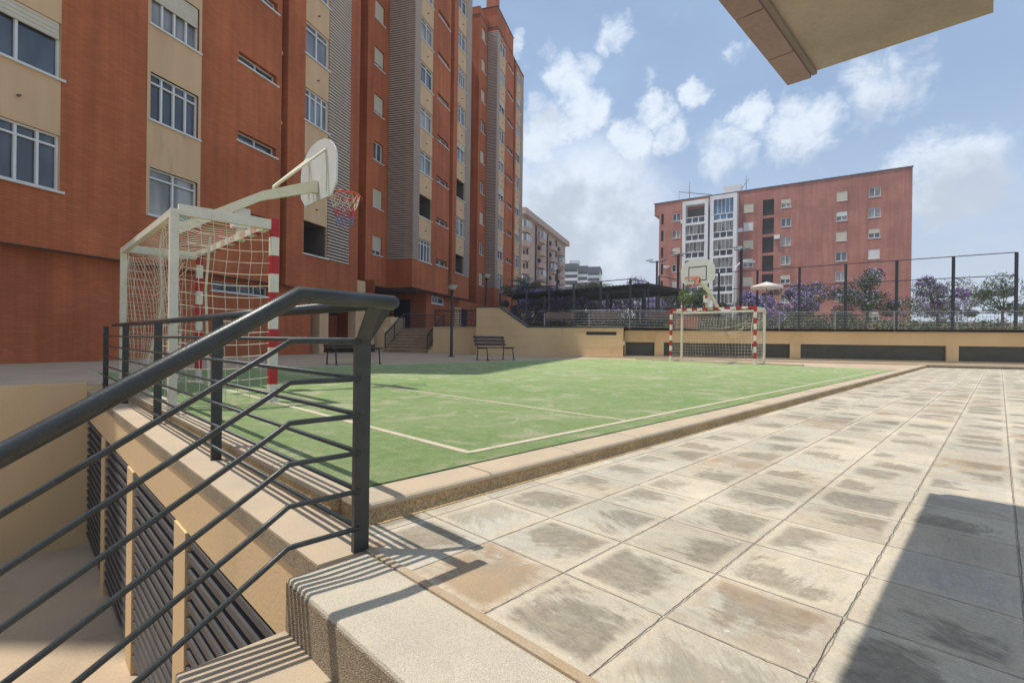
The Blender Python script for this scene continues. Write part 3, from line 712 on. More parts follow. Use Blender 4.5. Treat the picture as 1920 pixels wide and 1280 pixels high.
# ground floor of unit 1
m = MB(['brick', 'cream', 'dark'])
P1 = lambda u, z, d: BN(u, -15.3-d, z)
hs = [(13.6, 16.2, 2.38, 2.72)]
wall_holes(m, P1, 3.5, 18.75, -.05, 2.9, hs, .2, 0)
m.face([BN(18.75, -15.3, 0), BN(18.75, -17.5, 0), BN(18.75, -17.5, 2.9), BN(18.75, -15.3, 2.9)])
m.build('ground_floor_wall', ab)
window(ab, P1, 13.6, 16.2, 2.38, 2.72, name='slit_window', depth=.15, mull=3, bar=.035)
m = MB(['cream'])
for b0, b1 in ((19.35, 19.98), (22.15, 23.0)):
    m = MB('cream'); m.box(-15.75, -15.3, b0, b1, 0, 2.9 if b0 < 21 else 3.78, 0, lambda x, y, z: BN(y, x, z)); m.build('column', ab)
m = MB(['dim', 'dark', 'brick', 'cream']); 
m.face([BN(18.75, -17.5, 0), BN(23.6, -17.5, 0), BN(23.6, -17.5, 2.0), BN(18.75, -17.5, 2.0)], 2); m.face([BN(18.75, -17.5, 2.0), BN(23.6, -17.5, 2.0), BN(23.6, -17.5, 3.2), BN(18.75, -17.5, 3.2)], 1)
m.face([BN(22.86, -15.75, 0), BN(22.86, -15.3, 0), BN(23.9, -15.3, 0), BN(23.9, -15.3, 2.0)], 3)
m.build('garage_front', ab)
# small louvred vent high in the garage recess
m = MB('white')
for k in range(4): m.box(-17.48, -17.42, 20.6+.32*k, 20.85+.32*k, 2.25, 2.55, 0, lambda x, y, z: BN(y, x, z))
m.build('louvre_vent', ab)
# ground floor of unit 2: lobby recess with dark door, wall with slit vent, columns and entrance
m = MB(['brick', 'dark', 'cream', 'creamdark'])
ret(m, 31.4, -21, -15.95, 1.38, 4.0, 0, [(-18.6, -17.2, 1.42, 3.55)], .25)
hs = [(32.2, 34.2, 3.35, 3.85), (37.7, 39.2, 1.42, 3.3)]
wall_holes(m, lambda u, z, d: BN(u, -15.95-d, z), 31.4, 44.0, 1.36, 4.0, hs, .2, 0)
strip(m, -21, 24.5, 31.4, 1.36, 4.0, [])
ret(m, 23.9, -21, -15.3, 0, 4.0, 0)
m.face([BN(23.9, -15.3, 2.0), BN(31.4, -15.3, 2.0), BN(31.4, -21, 2.0), BN(23.9, -21, 2.0)]) if False else None
m.build('ground_floor_wall', ab)
m = MB('dark'); m.box(31.58, 31.62, -18.6, -17.2, 1.42, 3.55, 0, lambda x, y, z: BN(x, y, z)); m.build('door', ab)
m = MB('dark'); m.box(37.7, 39.2, -16.14, -16.1, 1.42, 3.3, 0, lambda x, y, z: BN(x, y, z)); m.build('door', ab)
window(ab, lambda u, z, d: BN(u, -15.95-d, z), 32.2, 34.2, 3.35, 3.85, name='vent_window', depth=.02, mull=1, bar=.09, gl='glass')
m = MB('cream'); m.box(-16.0, -15.9, 36.3, 37.6, 1.4, 3.35, 0, lambda x, y, z: BN(y, x, z)); m.build('column', ab)
# unit 3 ground floor
m = MB('brick'); strip(m, -16.0, 44.0, 54, 1.36, 3.8, []); m.face([BN(54, -16, 1.36), BN(54, -24, 1.36), BN(54, -24, 3.8), BN(54, -16, 3.8)]); m.build('ground_floor_wall', ab)

# ================================================================== TERRACE, WALLS, STAIRS
g = MB('terrace')
for b0, b1, n0, n1 in ((23.2, 120, -8.9, 70), (26.45, 120, -40, -8.9)):
    g.face([BN(b0, n0, 1.36), BN(b0, n1, 1.36), BN(b1, n1, 1.36), BN(b1, n0, 1.36)])
structure(g.build('terrace_paving'))
wt = thing('garden_wall', 'beige rendered wall stepping down behind the bench with dark sloping coping', 'wall', BN(23.1, -5, 0), -YB)
m = MB('cream2')
poly = [(-8.9, -.02), (-1.73, -.02), (-1.73, 1.36), (-6.29, 1.38), (-7.74, 2.34), (-8.9, 2.34)]
# front with vent hole: build the wall from pieces around the vent and with shadow-gap joints
def wf(u, z, d): return BN(23.0+d, u, z)
zz = [(-.02, .436), (.454, .896), (.914, 1.36)]
for z0, z1 in zz:
    for u0, u1 in ((-8.9, -4.555), (-4.545, -1.73)):
        if u0 > -5 and z0 > .9:
            for a, b, c, d in ((u0, -3.42, z0, z1), (-2.03, u1, z0, z1), (-3.42, -2.03, z0, 1.02), (-3.42, -2.03, 1.18, z1)): m.prism([(a, c), (b, c), (b, d), (a, d)], wf, 0, .3)
        else: m.prism([(u0, z0), (u1, z0), (u1, z1), (u0, z1)], wf, 0, .3)
m.prism([(-8.9, 1.372), (-6.28, 1.372), (-6.97, 1.82), (-8.9, 1.82)], wf, 0, .3); m.prism([(-8.9, 1.832), (-6.99, 1.832), (-7.74, 2.34), (-8.9, 2.34)], wf, 0, .3)
m.prism([(-8.9, -.02), (-1.73, -.02), (-1.73, .98), (-8.9, .98)], wf, .012, .29); m.prism([(-8.88, .98), (-6.4, .98), (-6.4, 1.36), (-7.76, 2.3), (-8.88, 2.3)], wf, .012, .29)
m.build('wall_body', wt)
m = MB('cornice')
m.prism([(-8.93, 2.34), (-7.72, 2.34), (-7.72, 2.40), (-8.93, 2.40)], wf, -.03, .33); m.prism([(-7.72, 2.34), (-6.27, 1.37), (-6.27, 1.43), (-7.72, 2.40)], wf, -.03, .62); m.prism([(-6.27, 1.37), (-1.70, 1.365), (-1.70, 1.42), (-6.27, 1.43)], wf, -.03, .33)
m.build('coping', wt)
m = MB(['vent', 'dark']); m.box(-3.42, -2.03, 1.02, 1.18, .08, .10, 1, lambda x, y, z: wf(x, y, z))
for k in range(4): m.box(-3.42, -2.03, 1.025+.04*k, 1.047+.04*k, .01, .07, 0, lambda x, y, z: wf(x, y, z))
m.build('vent_grille', wt)
# right hand wall with shuttered openings
w2 = thing('shuttered_wall', 'beige wall with long dark shuttered openings behind the far goal', 'wall', BN(23.6, 6, 0), -YB)
def w2f(u, z, d): return BN(23.6+d, u, z)
ops = [(-1.66, -.36, .10, .72), (.05, 5.2, .12, .72), (5.6, 10.7, .12, .72), (11.1, 16.2, .12, .72), (16.6, 22, .12, .72)]
m = MB('cream2'); wall_holes(m, w2f, -1.72, 24, -.02, 1.22, ops, .16)
m.prism([(-.37, .0), (.04, .0), (.04, 1.2), (-.33, 1.2)], w2f, -.05, -.003)
m.face([w2f(-1.72, 1.22, 0), w2f(24, 1.22, 0), w2f(24, 1.22, .4), w2f(-1.72, 1.22, .4)]); m.build('wall_body', w2)
for k, (a, b, c, d) in enumerate(ops):
    m = MB(['roll', 'vent']); m.face([w2f(a, c, .13), w2f(b, c, .13), w2f(b, d, .13), w2f(a, d, .13)], 0)
    n = 12
    for i in range(n): m.box(a, b, c+(d-c)*i/n, c+(d-c)*(i+.7)/n, .10, .13, 0, lambda x, y, z: w2f(x, y, z))
    m.build('roller_shutter', w2)
m = MB('stone'); m.prism([(-1.70, 1.223), (24, 1.223), (24, 1.27), (-1.70, 1.27)], w2f, -.06, .35); m.build('coping', w2)
m = MB('stone'); m.box(-4.0, 24, 22.8, 23.55, -.03, .055, 0, lambda x, y, z: BN(y, x, z)); m.box(0.2, 24, 22.0, 22.6, -.03, .04, 0, lambda x, y, z: BN(y, x, z)); m.build('ledge', w2)
m = MB('stone')
m.box(16.0, 16.22, 2.2, 8.3, -.03, .05, 0, lambda x, y, z: SE(x, y, z)); tag(m.build('stone_kerb'), 'pale stone kerb along the end of the pitch behind the far goal', 'kerb')

# stairs up to the lobby
sx = thing('stair', 'brown stone steps rising to the apartment lobby at the back left', 'stairs', BN(24.3, -13.5, 0), -YB)
ns = 8
for k in range(ns):
    m = MB('steptan'); m.box(24.2+.29*k, 26.6, -14.9, -12.15, .17*k, .17*(k+1)+.004, 0, lambda x, y, z: BN(x, y, z))
    m.mats = ['steptan', 'stone', 'cornice']; m.box(24.15+.29*k, 24.2+.29*k, -14.9, -12.15, .17*(k+1)-.032, .17*(k+1)+.006, 1, lambda x, y, z: BN(x, y, z)); m.box(24.19+.29*k, 24.199+.29*k, -14.88, -12.17, .17*(k+1)-.055, .17*(k+1)-.034, 2, lambda x, y, z: BN(x, y, z)); m.build('step', sx)  # dark strip below each nosing paints its shadow, sharing the coping colour
m = MB('cream2')
poly = [(24.15, -.02), (26.5, -.02), (26.5, 1.38)]+[(24.2+.29*k+.0, .17*(k+1)) for k in range(7, -1, -1) for _ in (0,)]
pp = [(26.5, -.02), (26.5, 1.375)]
for k in range(7, -1, -1): pp += [(24.2+.29*k, .17*(k+1)+.01), (24.2+.29*k, .17*k+.01)]
pp[-1] = (24.2, -.02)
m.prism(pp, lambda u, v, d: BN(u, d, v), -12.15, -11.9)
m.box(24.5, 26.5, -11.9, -11.5, -.02, 1.37, 0, lambda x, y, z: BN(x, y, z)) if False else None
m.build('side_wall', sx)
m = MB(['cream2', 'stone']); m.box(24.3, 24.5, -11.9, -8.9, -.02, 1.38, 0, lambda x, y, z: BN(x, y, z)); m.box(24.26, 24.55, -11.95, -8.9, 1.38, 1.42, 1, lambda x, y, z: BN(x, y, z))
m.box(23.35, 24.3, -8.92, -8.8, -.02, 1.38, 0, lambda x, y, z: BN(x, y, z))
tag(m.build('garden_wall'), 'beige wall between the lobby steps and the sloping wall behind the lamp', 'wall')
m = MB(['cream2', 'stone']); m.box(24.3, 26.6, -17.5, -14.92, -.02, 1.38, 0, lambda x, y, z: BN(x, y, z)); m.box(25.0, 26.6, -17.5, -14.92, 1.38, 2.0, 0, lambda x, y, z: BN(x, y, z))
tag(m.build('garden_wall'), 'beige block wall on the left of the lobby steps', 'wall')

def railing(name, pts, label, posts, h=.9, nb=6, mat='black', rr=.017, hr=.032, z0=.12, loc=None):
    t = thing(name, label, 'railing', pts[0])
    up = Vector((0, 0, 1))
    m = MB(mat)
    for k in range(nb):
        z = z0+(h-z0-.1)*k/(nb-1); m.tube([Vector(p)+up*z for p in pts], rr, 6)
    m.build('bars', t)
    m = MB(mat); m.tube([Vector(p)+up*h for p in pts], hr, 8); m.build('handrail', t)
    for p in posts:
        m = MB(mat); p = Vector(p); m.box(p.x-.022, p.x+.022, p.y-.022, p.y+.022, p.z, p.z+h-.01); m.build('post', t)
    return t
railing('stair_railing', [BN(24.3, -14.85, .1), BN(26.35, -14.85, 1.36), BN(28.6, -13.9, 1.38)], 'black handrail on the left side of the lobby steps', [BN(24.3, -14.85, .1), BN(25.3, -14.85, .7), BN(26.35, -14.85, 1.36), BN(28.6, -13.9, 1.36)])
railing('stair_railing', [BN(24.2, -12.2, .05), BN(26.3, -12.2, 1.36)], 'black handrail on the right side of the lobby steps', [BN(24.2, -12.2, .0), BN(25.25, -12.2, .68), BN(26.3, -12.2, 1.36)])
railing('terrace_railing', [BN(24.42, -11.9, 1.40), BN(24.42, -8.95, 1.40)], 'short black railing on the wall beside the lobby steps', [BN(24.42, -11.85, 1.40), BN(24.42, -10.4, 1.40), BN(24.42, -9.0, 1.40)])
railing('terrace_railing', [BN(23.7, -7.6, 1.36), BN(23.7, -1.8, 1.36), BN(23.8, 4, 1.25), BN(23.8, 23, 1.25)], 'long thin steel railing along the terrace above the beige wall', [BN(23.75, n_, 1.25) for n_ in (-5.6, -3.4, -1.5, .6, 2.7, 4.8, 6.9, 9, 11.1, 13.2, 15.3)], h=.84, nb=6, mat='steel', rr=.007, hr=.014, z0=.1)

# ================================================================== FURNITURE
def bench(label, loc, rz, group='dark slatted park benches', low=False):
    # local: x along the length (back at y=0, front toward -y)
    t = thing('park_bench', label, 'bench', loc, rz, group)
    for x in (0.12, 1.43):
        m = MB('black'); m.tube([(x, .02, 0), (x, -.02, .43)]+([] if low else [(x, .10, .86)]), .02, 6); m.build('rear_leg', t, local=True)
        m = MB('black'); m.tube([(x, -.56, 0), (x, -.50, .44), (x, -.03, .43)], .02, 6); m.tube([(x-.0, .05, .004), (x, -.03, .004)], .03, 6); m.tube([(x, -.52, .004), (x, -.60, .004)], .03, 6); m.build('front_leg', t, local=True)
    m = MB('wood')
    for k in range(4): m.box(0, 1.55, -.52+.125*k, -.415+.125*k, .445, .478)
    m.build('seat', t, local=True, bevel=.006)
    m = MB('wood')
    if low:
        m.box(0, 1.55, -.06, -.03, .33, .44); m.box(0, 1.55, -.06, -.02, .48, .56); m.build('backrest', t, local=True); return t
    for k in range(3):
        z0 = .53+.125*k; y0 = .0+.045*k
        m.hexa([(0, y0-.012, z0), (1.55, y0-.012, z0), (1.55, y0+.018, z0), (0, y0+.018, z0), (0, y0+.02, z0+.105), (1.55, y0+.02, z0+.105), (1.55, y0+.05, z0+.105), (0, y0+.05, z0+.105)])
    m.build('backrest', t, local=True, bevel=.006)
    return t
b0 = bench('dark slatted bench at the far edge of the pitch in front of the beige wall', SE(9.75, 11.15, -.012), ANG_S)
bench('low dark bench partly hidden behind the near railing post', SE(4.0, 10.9, -.012), ANG_S, None, True)
for k, (b_, n_, rz, lab) in enumerate([(25.6, -6.0, -YB, 'terrace bench behind the railing, leftmost of the row under the pergola'), (25.6, -3.6, -YB, 'terrace bench behind the railing, second from the left under the pergola'),
        (25.7, -.9, -YB, 'terrace bench behind the railing, nearest the corner of the beige wall'), (26.2, .9, -YB, 'terrace bench behind the railing just left of the planter')]):
    dup(b0, BN(b_, n_, 1.36), rz, lab)

def lamp(label, loc, h=3.1, group='funnel shaped lamp posts'):
    t = thing('street_lamp', label, 'street lamp', loc, 0, group)
    m = MB('black'); m.lathe((0, 0, 0), [(.15, 0), (.15, .03), (.065, .04), (.06, h*.55), (.055, h-.5), (.05, h-.42)], 12); m.build('pole', t, local=True)
    m = MB('black'); m.lathe((0, 0, 0), [(.05, h-.42), (.05, h-.36), (.11, h-.25), (.12, h-.24)], 14); m.build('neck', t, local=True)
    m = MB('lampglass'); m.lathe((0, 0, 0), [(.115, h-.24), (.25, h-.035)], 20); m.build('lamp_glass', t, local=True)
    m = MB('grey'); m.lathe((0, 0, 0), [(.27, h-.035), (.27, h-.01), (.05, h), (.04, h+.03)], 20); m.build('lid', t, local=True)
    return t
l0 = lamp('funnel lamp post standing on the plaza between the lobby steps and the bench', Vector((-2.60, 21.2, -.012)))
dup(l0, Vector((-1.48, 27.9, 1.36)), 0, 'taller looking funnel lamp in front of the brick building above the sloping wall')
dup(l0, Vector((-.92, 36.9, 1.36)), 0, 'smallest funnel lamp above the top of the sloping dark coping')

def tall_lamp(label, loc, h, arms=((-.55, 0), (.45, 0)), group='tall playground lights'):
    t = thing('street_lamp', label, 'street lamp', loc, 0, group)
    m = MB('black'); m.box(-.06, .06, -.06, .06, 0, h); m.build('pole', t, local=True)
    m = MB('grey')
    for ax, ay in arms:
        m.box(min(0, ax), max(0, ax), -.03, .03, h-.12, h-.05)
        m.hexa([(ax-.22, -.12, h-.02), (ax+.22, -.12, h+.05), (ax+.22, .12, h+.05), (ax-.22, .12, h-.02), (ax-.22, -.12, h+.03), (ax+.22, -.12, h+.10), (ax+.22, .12, h+.10), (ax-.22, .12, h+.03)])
    m.build('lamp_head', t, local=True); return t
def at(x, D, z=1.36): return Vector(((x-960)/924.5*D-.0*D, D, z))
t0 = tall_lamp('tall black light with two flat heads left of the brick block', at(1230, 36), 5.3)
dup(t0, at(1270, 33), .5, 'tall black light standing just left of the far backboard')
dup(t0, at(1043, 41), 0, 'slim tall light in front of the pink apartment block')
dup(t0, at(1388, 31), .3, 'tall black light right of the far backboard in front of the brick block')
t = thing('street_lamp', 'white swan neck lamp beside the black light above the far goal', 'street lamp', at(1378, 33))
m = MB('whitepaint'); p = at(1376, 33); m.tube([p, p+Vector((0, 0, 4.0)), p+Vector((.1, 0, 4.5)), p+Vector((.45, 0, 4.85)), p+Vector((.9, 0, 4.85))], .06, 8); m.build('pole', t)
m = MB('whitepaint'); m.box(p.x+.75, p.x+1.3, p.y-.12, p.y+.12, p.z+4.78, p.z+4.9); m.build('lamp_head', t)

# pergola
pg = thing('pergola', 'long black slatted pergola standing on the terrace above the wall', 'pergola', Vector((7.4, 27.4, 1.36)))
c1 = Vector((7.45, 27.5, 3.98)); ds = Vector((S[0], S[1], 0)); de = Vector((E[0], E[1], 0)); LE, LS = 11.0, 5.2
m = MB('shade')
for k in range(46):
    a = c1+de*(LE*k/45); m.hexa([a+Vector((0, 0, -.12)), a+ds*LS+Vector((0, 0, -.12)), a+ds*LS+de*.045+Vector((0, 0, -.12)), a+de*.045+Vector((0, 0, -.12)), a+Vector((0, 0, .06)), a+ds*LS+Vector((0, 0, .06)), a+ds*LS+de*.045+Vector((0, 0, .06)), a+de*.045+Vector((0, 0, .06))])
m.build('roof_slats', pg)
m = MB('black')
for q in (.5, LS-.5):
    a = c1+ds*q; m.hexa([a+Vector((0, 0, -.3)), a+ds*.1+Vector((0, 0, -.3)), a+ds*.1+de*LE+Vector((0, 0, -.3)), a+de*LE+Vector((0, 0, -.3)), a+Vector((0, 0, -.12)), a+ds*.1+Vector((0, 0, -.12)), a+ds*.1+de*LE+Vector((0, 0, -.12)), a+de*LE+Vector((0, 0, -.12))])
m.build('beam', pg)
for q in (.5, LS-.5):
    for k in range(5):
        a = c1+ds*q+de*(.4+2.5*k); m = MB('black'); m.box(a.x-.08, a.x+.08, a.y-.08, a.y+.08, 1.36, 3.75); m.build('post', pg)
# playground fence frames
def frame_fence(name, label, p0, d, L, ztops, step, mesh=True, pr=.035, z0=1.36, group=None):
    t = thing(name, label, 'fence', Vector((p0[0], p0[1], z0)), 0, group)
    d = Vector((d[0], d[1], 0)); p = Vector((p0[0], p0[1], 0)); n = int(round(L/step))
    for k in range(n+1):
        a = p+d*(L*k/n); m = MB('black'); m.box(a.x-pr, a.x+pr, a.y-pr, a.y+pr, z0, ztops[0]); m.build('post', t)
    m = MB('black')
    for z in ztops: m.tube([p+Vector((0, 0, z)), p+d*L+Vector((0, 0, z))], .028, 4, smooth=False)
    m.build('rails', t)
    if mesh:
        m = MB('black'); w_ = max(ztops[-1]-.1, 2.2)
        k = 0.0
        while k < L: m.tube([p+d*k+Vector((0, 0, z0)), p+d*k+Vector((0, 0, w_))], .006, 3, cap=False, smooth=False); k += .14
        m.build('wire_mesh', t)
    return t
frame_fence('steel_fence', 'black steel fence frame rising in front of the pergola', (6.3, 26.4), E, 7.6, (4.1, 3.05), 1.9, False, .055)
frame_fence('steel_fence', 'black steel fence frame at the right end of the pergola', (6.3, 26.4), S, 1.9, (4.1,), 1.9, False)
frame_fence('steel_fence', 'tall black ball court fence in front of the brick block, right of the backboard', (11.6, 33.5), (.80, -.60), 16, (5.3, 4.2, 2.4), 2.3, True, .05)
frame_fence('steel_fence', 'low black mesh fence behind the terrace benches', (1.0, 33.0), (.97, -.24), 12, (2.9, 2.1), 2.4, True, .055)
frame_fence('steel_fence', 'square black fence frame left of the tall light by the brick block', (9.2, 31.0), S, 2.5, (4.9, 3.4), 2.5, False, .05)

# planter with bush
pl = thing('planter', 'reddish terracotta planter with a green bush behind the terrace railing', 'planter', BN(25.2, 1.0, 1.36), -YB)
m = MB('terracotta'); m.box(24.8, 25.5, .55, 1.6, 1.36, 1.95, 0, lambda x, y, z: BN(x, y, z)); m.build('pot', pl)

# ------------------------------------------------------------------ foliage
def leaves(mb, c, rad, n, size, rng, mi=0, hollow=.35):
    for _ in range(n):
        while True:
            v = Vector((rng.uniform(-1, 1), rng.uniform(-1, 1), rng.uniform(-1, 1)))
            if hollow < v.length < 1: break
        p = Vector(c)+Vector((v.x*rad[0], v.y*rad[1], v.z*rad[2]))
        a = Vector((rng.gauss(0, 1), rng.gauss(0, 1), rng.gauss(0, .7))).normalized(); b_ = a.cross(Vector((rng.gauss(0, 1), rng.gauss(0, 1), rng.gauss(0, 1)))).normalized()
        s = size*rng.uniform(.5, 1.4)
        mb.face([p-a*s, p-b_*s*.5, p+a*s, p+b_*s*.5], mi)
def tree(label, loc, h, cr, rng, bloom=.5, leaf='leafgrey', n=420, group='trees beyond the terrace', kind='jacaranda_tree'):
    t = thing(kind, label, 'tree', loc, 0, group)
    m = MB('bark'); th = h*.42
    lean = Vector((rng.uniform(-.2, .2), rng.uniform(-.2, .2), 0))
    m.tube([(0, 0, 0), (lean.x*.5, lean.y*.5, th*.5), (lean.x, lean.y, th)], [.13, .10, .085], 8)
    cl = []
    for k in range(14):
        a = 2*math.pi*k/14+rng.uniform(-.5, .5); r_ = cr*rng.uniform(.2, 1.0); z = th*.75+(h-th*.75)*rng.uniform(.1, .95)*(1.15-.35*r_/cr)
        q = Vector((lean.x+r_*math.cos(a), lean.y+r_*math.sin(a), z)); cl.append(q)
        m.tube([(lean.x, lean.y, th-.05), ((lean.x+q.x)/2, (lean.y+q.y)/2, (th+z)/2+.15), q, q+Vector((rng.uniform(-.2, .2), rng.uniform(-.2, .2), .5))], [.06, .035, .02, .006], 5, smooth=False)
    cl.append(Vector((lean.x, lean.y, h*.82)))
    m.build('trunk', t, local=True)
    m = MB(leaf); m2 = MB('bloom')
    for q in cl:
        rr_ = cr*rng.uniform(.16, .46)
        leaves(m, q, (rr_, rr_, rr_*.75), int(n*(1-bloom*.6)*(.35+rr_/cr*1.6)), .075, rng)
        if bloom > 0:
            leaves(m2, q+Vector((0, 0, rr_*.12)), (rr_*1.1, rr_*1.1, rr_*.8), int(n*bloom*rng.uniform(.2, 1.2)), .065, rng, 0, .55)
    m.build('crown', t, local=True)
    if bloom > 0: m2.build('blossom', t, local=True)
    return t
rt = random.Random(5)
TR = [(975, 46, 4.6, 2.0, .25, 'leaf', 'green tree with few blossoms against the corner of the brick building'),
      (1012, 41, 3.9, 1.7, .8, 'leafgrey', 'lilac blossoming tree under the palm left of the pergola'),
      (1048, 36, 3.0, 1.5, .9, 'leafgrey', 'lilac blossoming tree seen through the left end of the pergola'),
      (1098, 38, 2.9, 1.9, .7, 'leafgrey', 'lilac blossoming tree seen through the middle of the pergola'),
      (1150, 40, 3.3, 1.8, .6, 'leafgrey', 'half bare lilac tree seen through the right part of the pergola'),
      (1196, 42, 4.3, 2.2, .75, 'leafgrey', 'lilac blossoming tree behind the right end of the pergola'),
      (1240, 44, 4.0, 1.8, .3, 'leaf', 'grey green tree left of the brick block'),
      (1325, 40, 3.7, 1.7, 0.0, 'leaf', 'dark green tree in front of the white balconies behind the backboard arm'),
      (1412, 36, 2.9, 1.7, .9, 'leafgrey', 'lilac blossoming bush right of the far goal in front of the brick block'),
      (1500, 38, 4.2, 2.2, .5, 'leaf', 'leafy tree at the right end of the terrace'),
      (1620, 36, 4.6, 2.4, .2, 'leaf', 'big green tree by the terrace on the far right'),
      (1760, 36, 4.2, 2.2, .6, 'leafgrey', 'lilac tree on the terrace near the right edge'),
      (1880, 38, 5.2, 2.6, .1, 'leaf', 'large green tree at the right edge of the view')]
for x, D, h, cr, bl_, lf, lab in TR: tree(lab, at(x, D), h, cr, rt, bl_, lf, 620)
# hedge band
m = MB(['leaf', 'leafgrey']); rng = random.Random(9)
bw = MB(['cream2', 'stone']); bw.box(-2, 75, 50.0, 50.3, 1.3, 3.1); bw.box(-2.1, 75, 49.9, 50.4, 3.1, 3.2, 1); tag(bw.build('boundary_wall'), 'long beige boundary wall behind the hedge at the back of the terrace', 'wall')
for k in range(190):
    x = 975+k*5.4; D = rng.uniform(43, 48); p = at(x, D, 1.36+rng.uniform(.3, 1.5)); leaves(m, p, (.8, .7, .75), 75, .13, rng, rng.choice((0, 0, 1)), .1)
h_ = m.build('hedge'); m = MB(['leaf', 'leafgrey'])
for k in range(210):
    p = Vector((.9+k*.105, 34.4-k*.012+rng.uniform(-.4, .4), 1.36+rng.uniform(.1, 1.15))); leaves(m, p, (.38, .35, .42), 60, .075, rng, rng.choice((0, 1, 1)), .1)
h2 = m.build('hedge'); h2['label'] = 'low grey green hedge right behind the terrace benches and mesh fence'; h2['category'] = 'hedge'
h_['label'] = 'ragged dark green hedge running behind the pergola and fences'; h_['category'] = 'hedge'
m = MB('leaflt'); leaves(m, BN(25.15, 1.05, 2.95), (.38, .36, .50), 800, .045, random.Random(3), 0, .1); m.build('bush', pl)
m = MB('bark')
for k in range(7): a = BN(25.15, 1.05, 1.9); m.tube([a, a+Vector((rng.uniform(-.3, .3), rng.uniform(-.2, .2), rng.uniform(.7, 1.1)))], .012, 4, smooth=False)
m.build('stems', pl)

def palm(label, loc, h, L, rng, n=26):
    t = thing('palm_tree', label, 'palm tree', loc, 0, 'palms behind the pergola')
    m = MB('bark'); m.tube([(0, 0, 0), (.1, 0, h*.5), (.05, .05, h)], [.26, .2, .2], 10); m.build('trunk', t, local=True)
    m = MB('palm')
    for k in range(n):
        a = 2.4*k; up = rng.uniform(.1, 1.3); pts = []
        for i in range(8):
            q = i/7; r_ = L*q*math.cos(up*(1-q*.5)); z = h+L*(math.sin(up)*q*1.1-1.0*q*q*(.55+.3*math.cos(up)))
            pts.append(Vector((r_*math.cos(a), r_*math.sin(a), z)))
        m.tube(pts, .02, 3, cap=False, smooth=False)
        sd = Vector((-math.sin(a), math.cos(a), 0))
        for i in range(1, 8):
            for f in (0, .33, .66):
                if i == 7 and f: continue
                c = pts[i]*(1-f)+pts[min(i+1, 7)]*f; w_ = L*.26*math.sin(math.pi*min(.98, (i+f)/8+.12)); fw = (pts[i]-pts[i-1]).normalized()*w_*.6
                for s_ in (-1, 1):
                    e_ = c+sd*s_*w_+fw+Vector((0, 0, -w_*.35)); m.face([c, c+fw*.18, e_])
    m.build('fronds', t, local=True)
rp = random.Random(2)
palm('small palm left of the pergola beside the brick building corner', at(990, 48), 4.3, 2.6, rp, 34)
palm('wide palm rising behind the middle of the pergola', at(1104, 58), 4.7, 3.5, rp, 40)
palm('second palm right of the wide palm behind the pergola', at(1140, 66), 5.0, 3.0, rp, 30)
palm('pale palm between the pink block and the wide palm', at(1030, 60), 4.4, 2.2, rp)

# ================================================================== FAR BUILDINGS
# brick block with white balcony bays on the right
GA = math.atan2(-.559, .829)
fb = thing('apartment_building', 'red brick apartment block with white glazed balcony bays behind the far backboard', 'building', Vector((26.6, 90, 1.3)), GA)
FW = WM[fb.name]
def FP_(x, z, d): return FW @ Vector((x, d, z-1.3))
fz = 3.03; sl = [4.3+fz*k for k in range(7)]   # sills, top one 22.5
m = MB(['brick_far', 'dark'])
wins = []
for z in sl: wins += [(2.4, 3.8, z, z+1.35), (14.1, 15.6, z, z+1.4), (19.6, 21.0, z, z+1.4), (27, 28.4, z, z+1.4), (31, 32.4, z, z+1.4)]
hs = wins+[(16.95, 18.6, z-.9, z+1.7) for z in sl]+[(.35, .8, z-.3, z+1.6) for z in sl]
wall_holes(m, FP_, 0, 36, 1.3, 26.05, hs, .35)
m.face([FP_(-.9, 23.9, 0), FP_(0, 23.9, 0), FP_(0, 26.05, 0), FP_(-.9, 26.05, 0)]); m.face([FP_(-.9, 23.9, 0), FP_(-.9, 23.9, 12), FP_(-.9, 26.05, 12), FP_(-.9, 26.05, 0)]); m.face([FP_(-.9, 23.9, 0), FP_(0, 23.9, 0), FP_(0, 23.9, 12), FP_(-.9, 23.9, 12)])
m.face([FP_(0, 1.3, 0), FP_(0, 1.3, 12), FP_(0, 24, 12), FP_(0, 24, 0)]); m.face([FP_(36, 1.3, 0), FP_(36, 1.3, 12), FP_(36, 26, 12), FP_(36, 26, 0)])
m.face([FP_(-.9, 25.8, 0), FP_(36, 25.8, 0), FP_(36, 25.8, 12), FP_(-.9, 25.8, 12)])
m.face([FP_(0, 1.3, 12), FP_(36, 1.3, 12), FP_(36, 26, 12), FP_(0, 26, 12)])
for z in sl:
    m.face([FP_(16.95, z-.9, .35), FP_(18.6, z-.9, .35), FP_(18.6, z+1.7, .35), FP_(16.95, z+1.7, .35)], 1); m.face([FP_(.35, z-.3, .35), FP_(.8, z-.3, .35), FP_(.8, z+1.6, .35), FP_(.35, z+1.6, .35)], 1)
m.build('wall', fb)
m = MB('cornice'); m.box(-1.0, 36.1, 26.05, 26.2, -.1, .4, 0, lambda x, y, z: FP_(x, y, z)); m.build('roof_edge', fb)
for i, (a, b, c, d) in enumerate(wins):
    j = (i // 5, i % 5)
    window(fb, FP_, a, b, c, d, depth=.12, bar=.07, gl='glasscurtain' if i % 3 else 'glass', shut=(1.0 if j in ((6, 1), (5, 1), (4, 1), (4, 0), (2, 0), (2, 1), (6, 3), (4, 3), (3, 4)) else .5 if i % 4 == 0 else 0), shutmat='shutter' if j[0] % 2 == 0 else 'shutterw', sill=True)
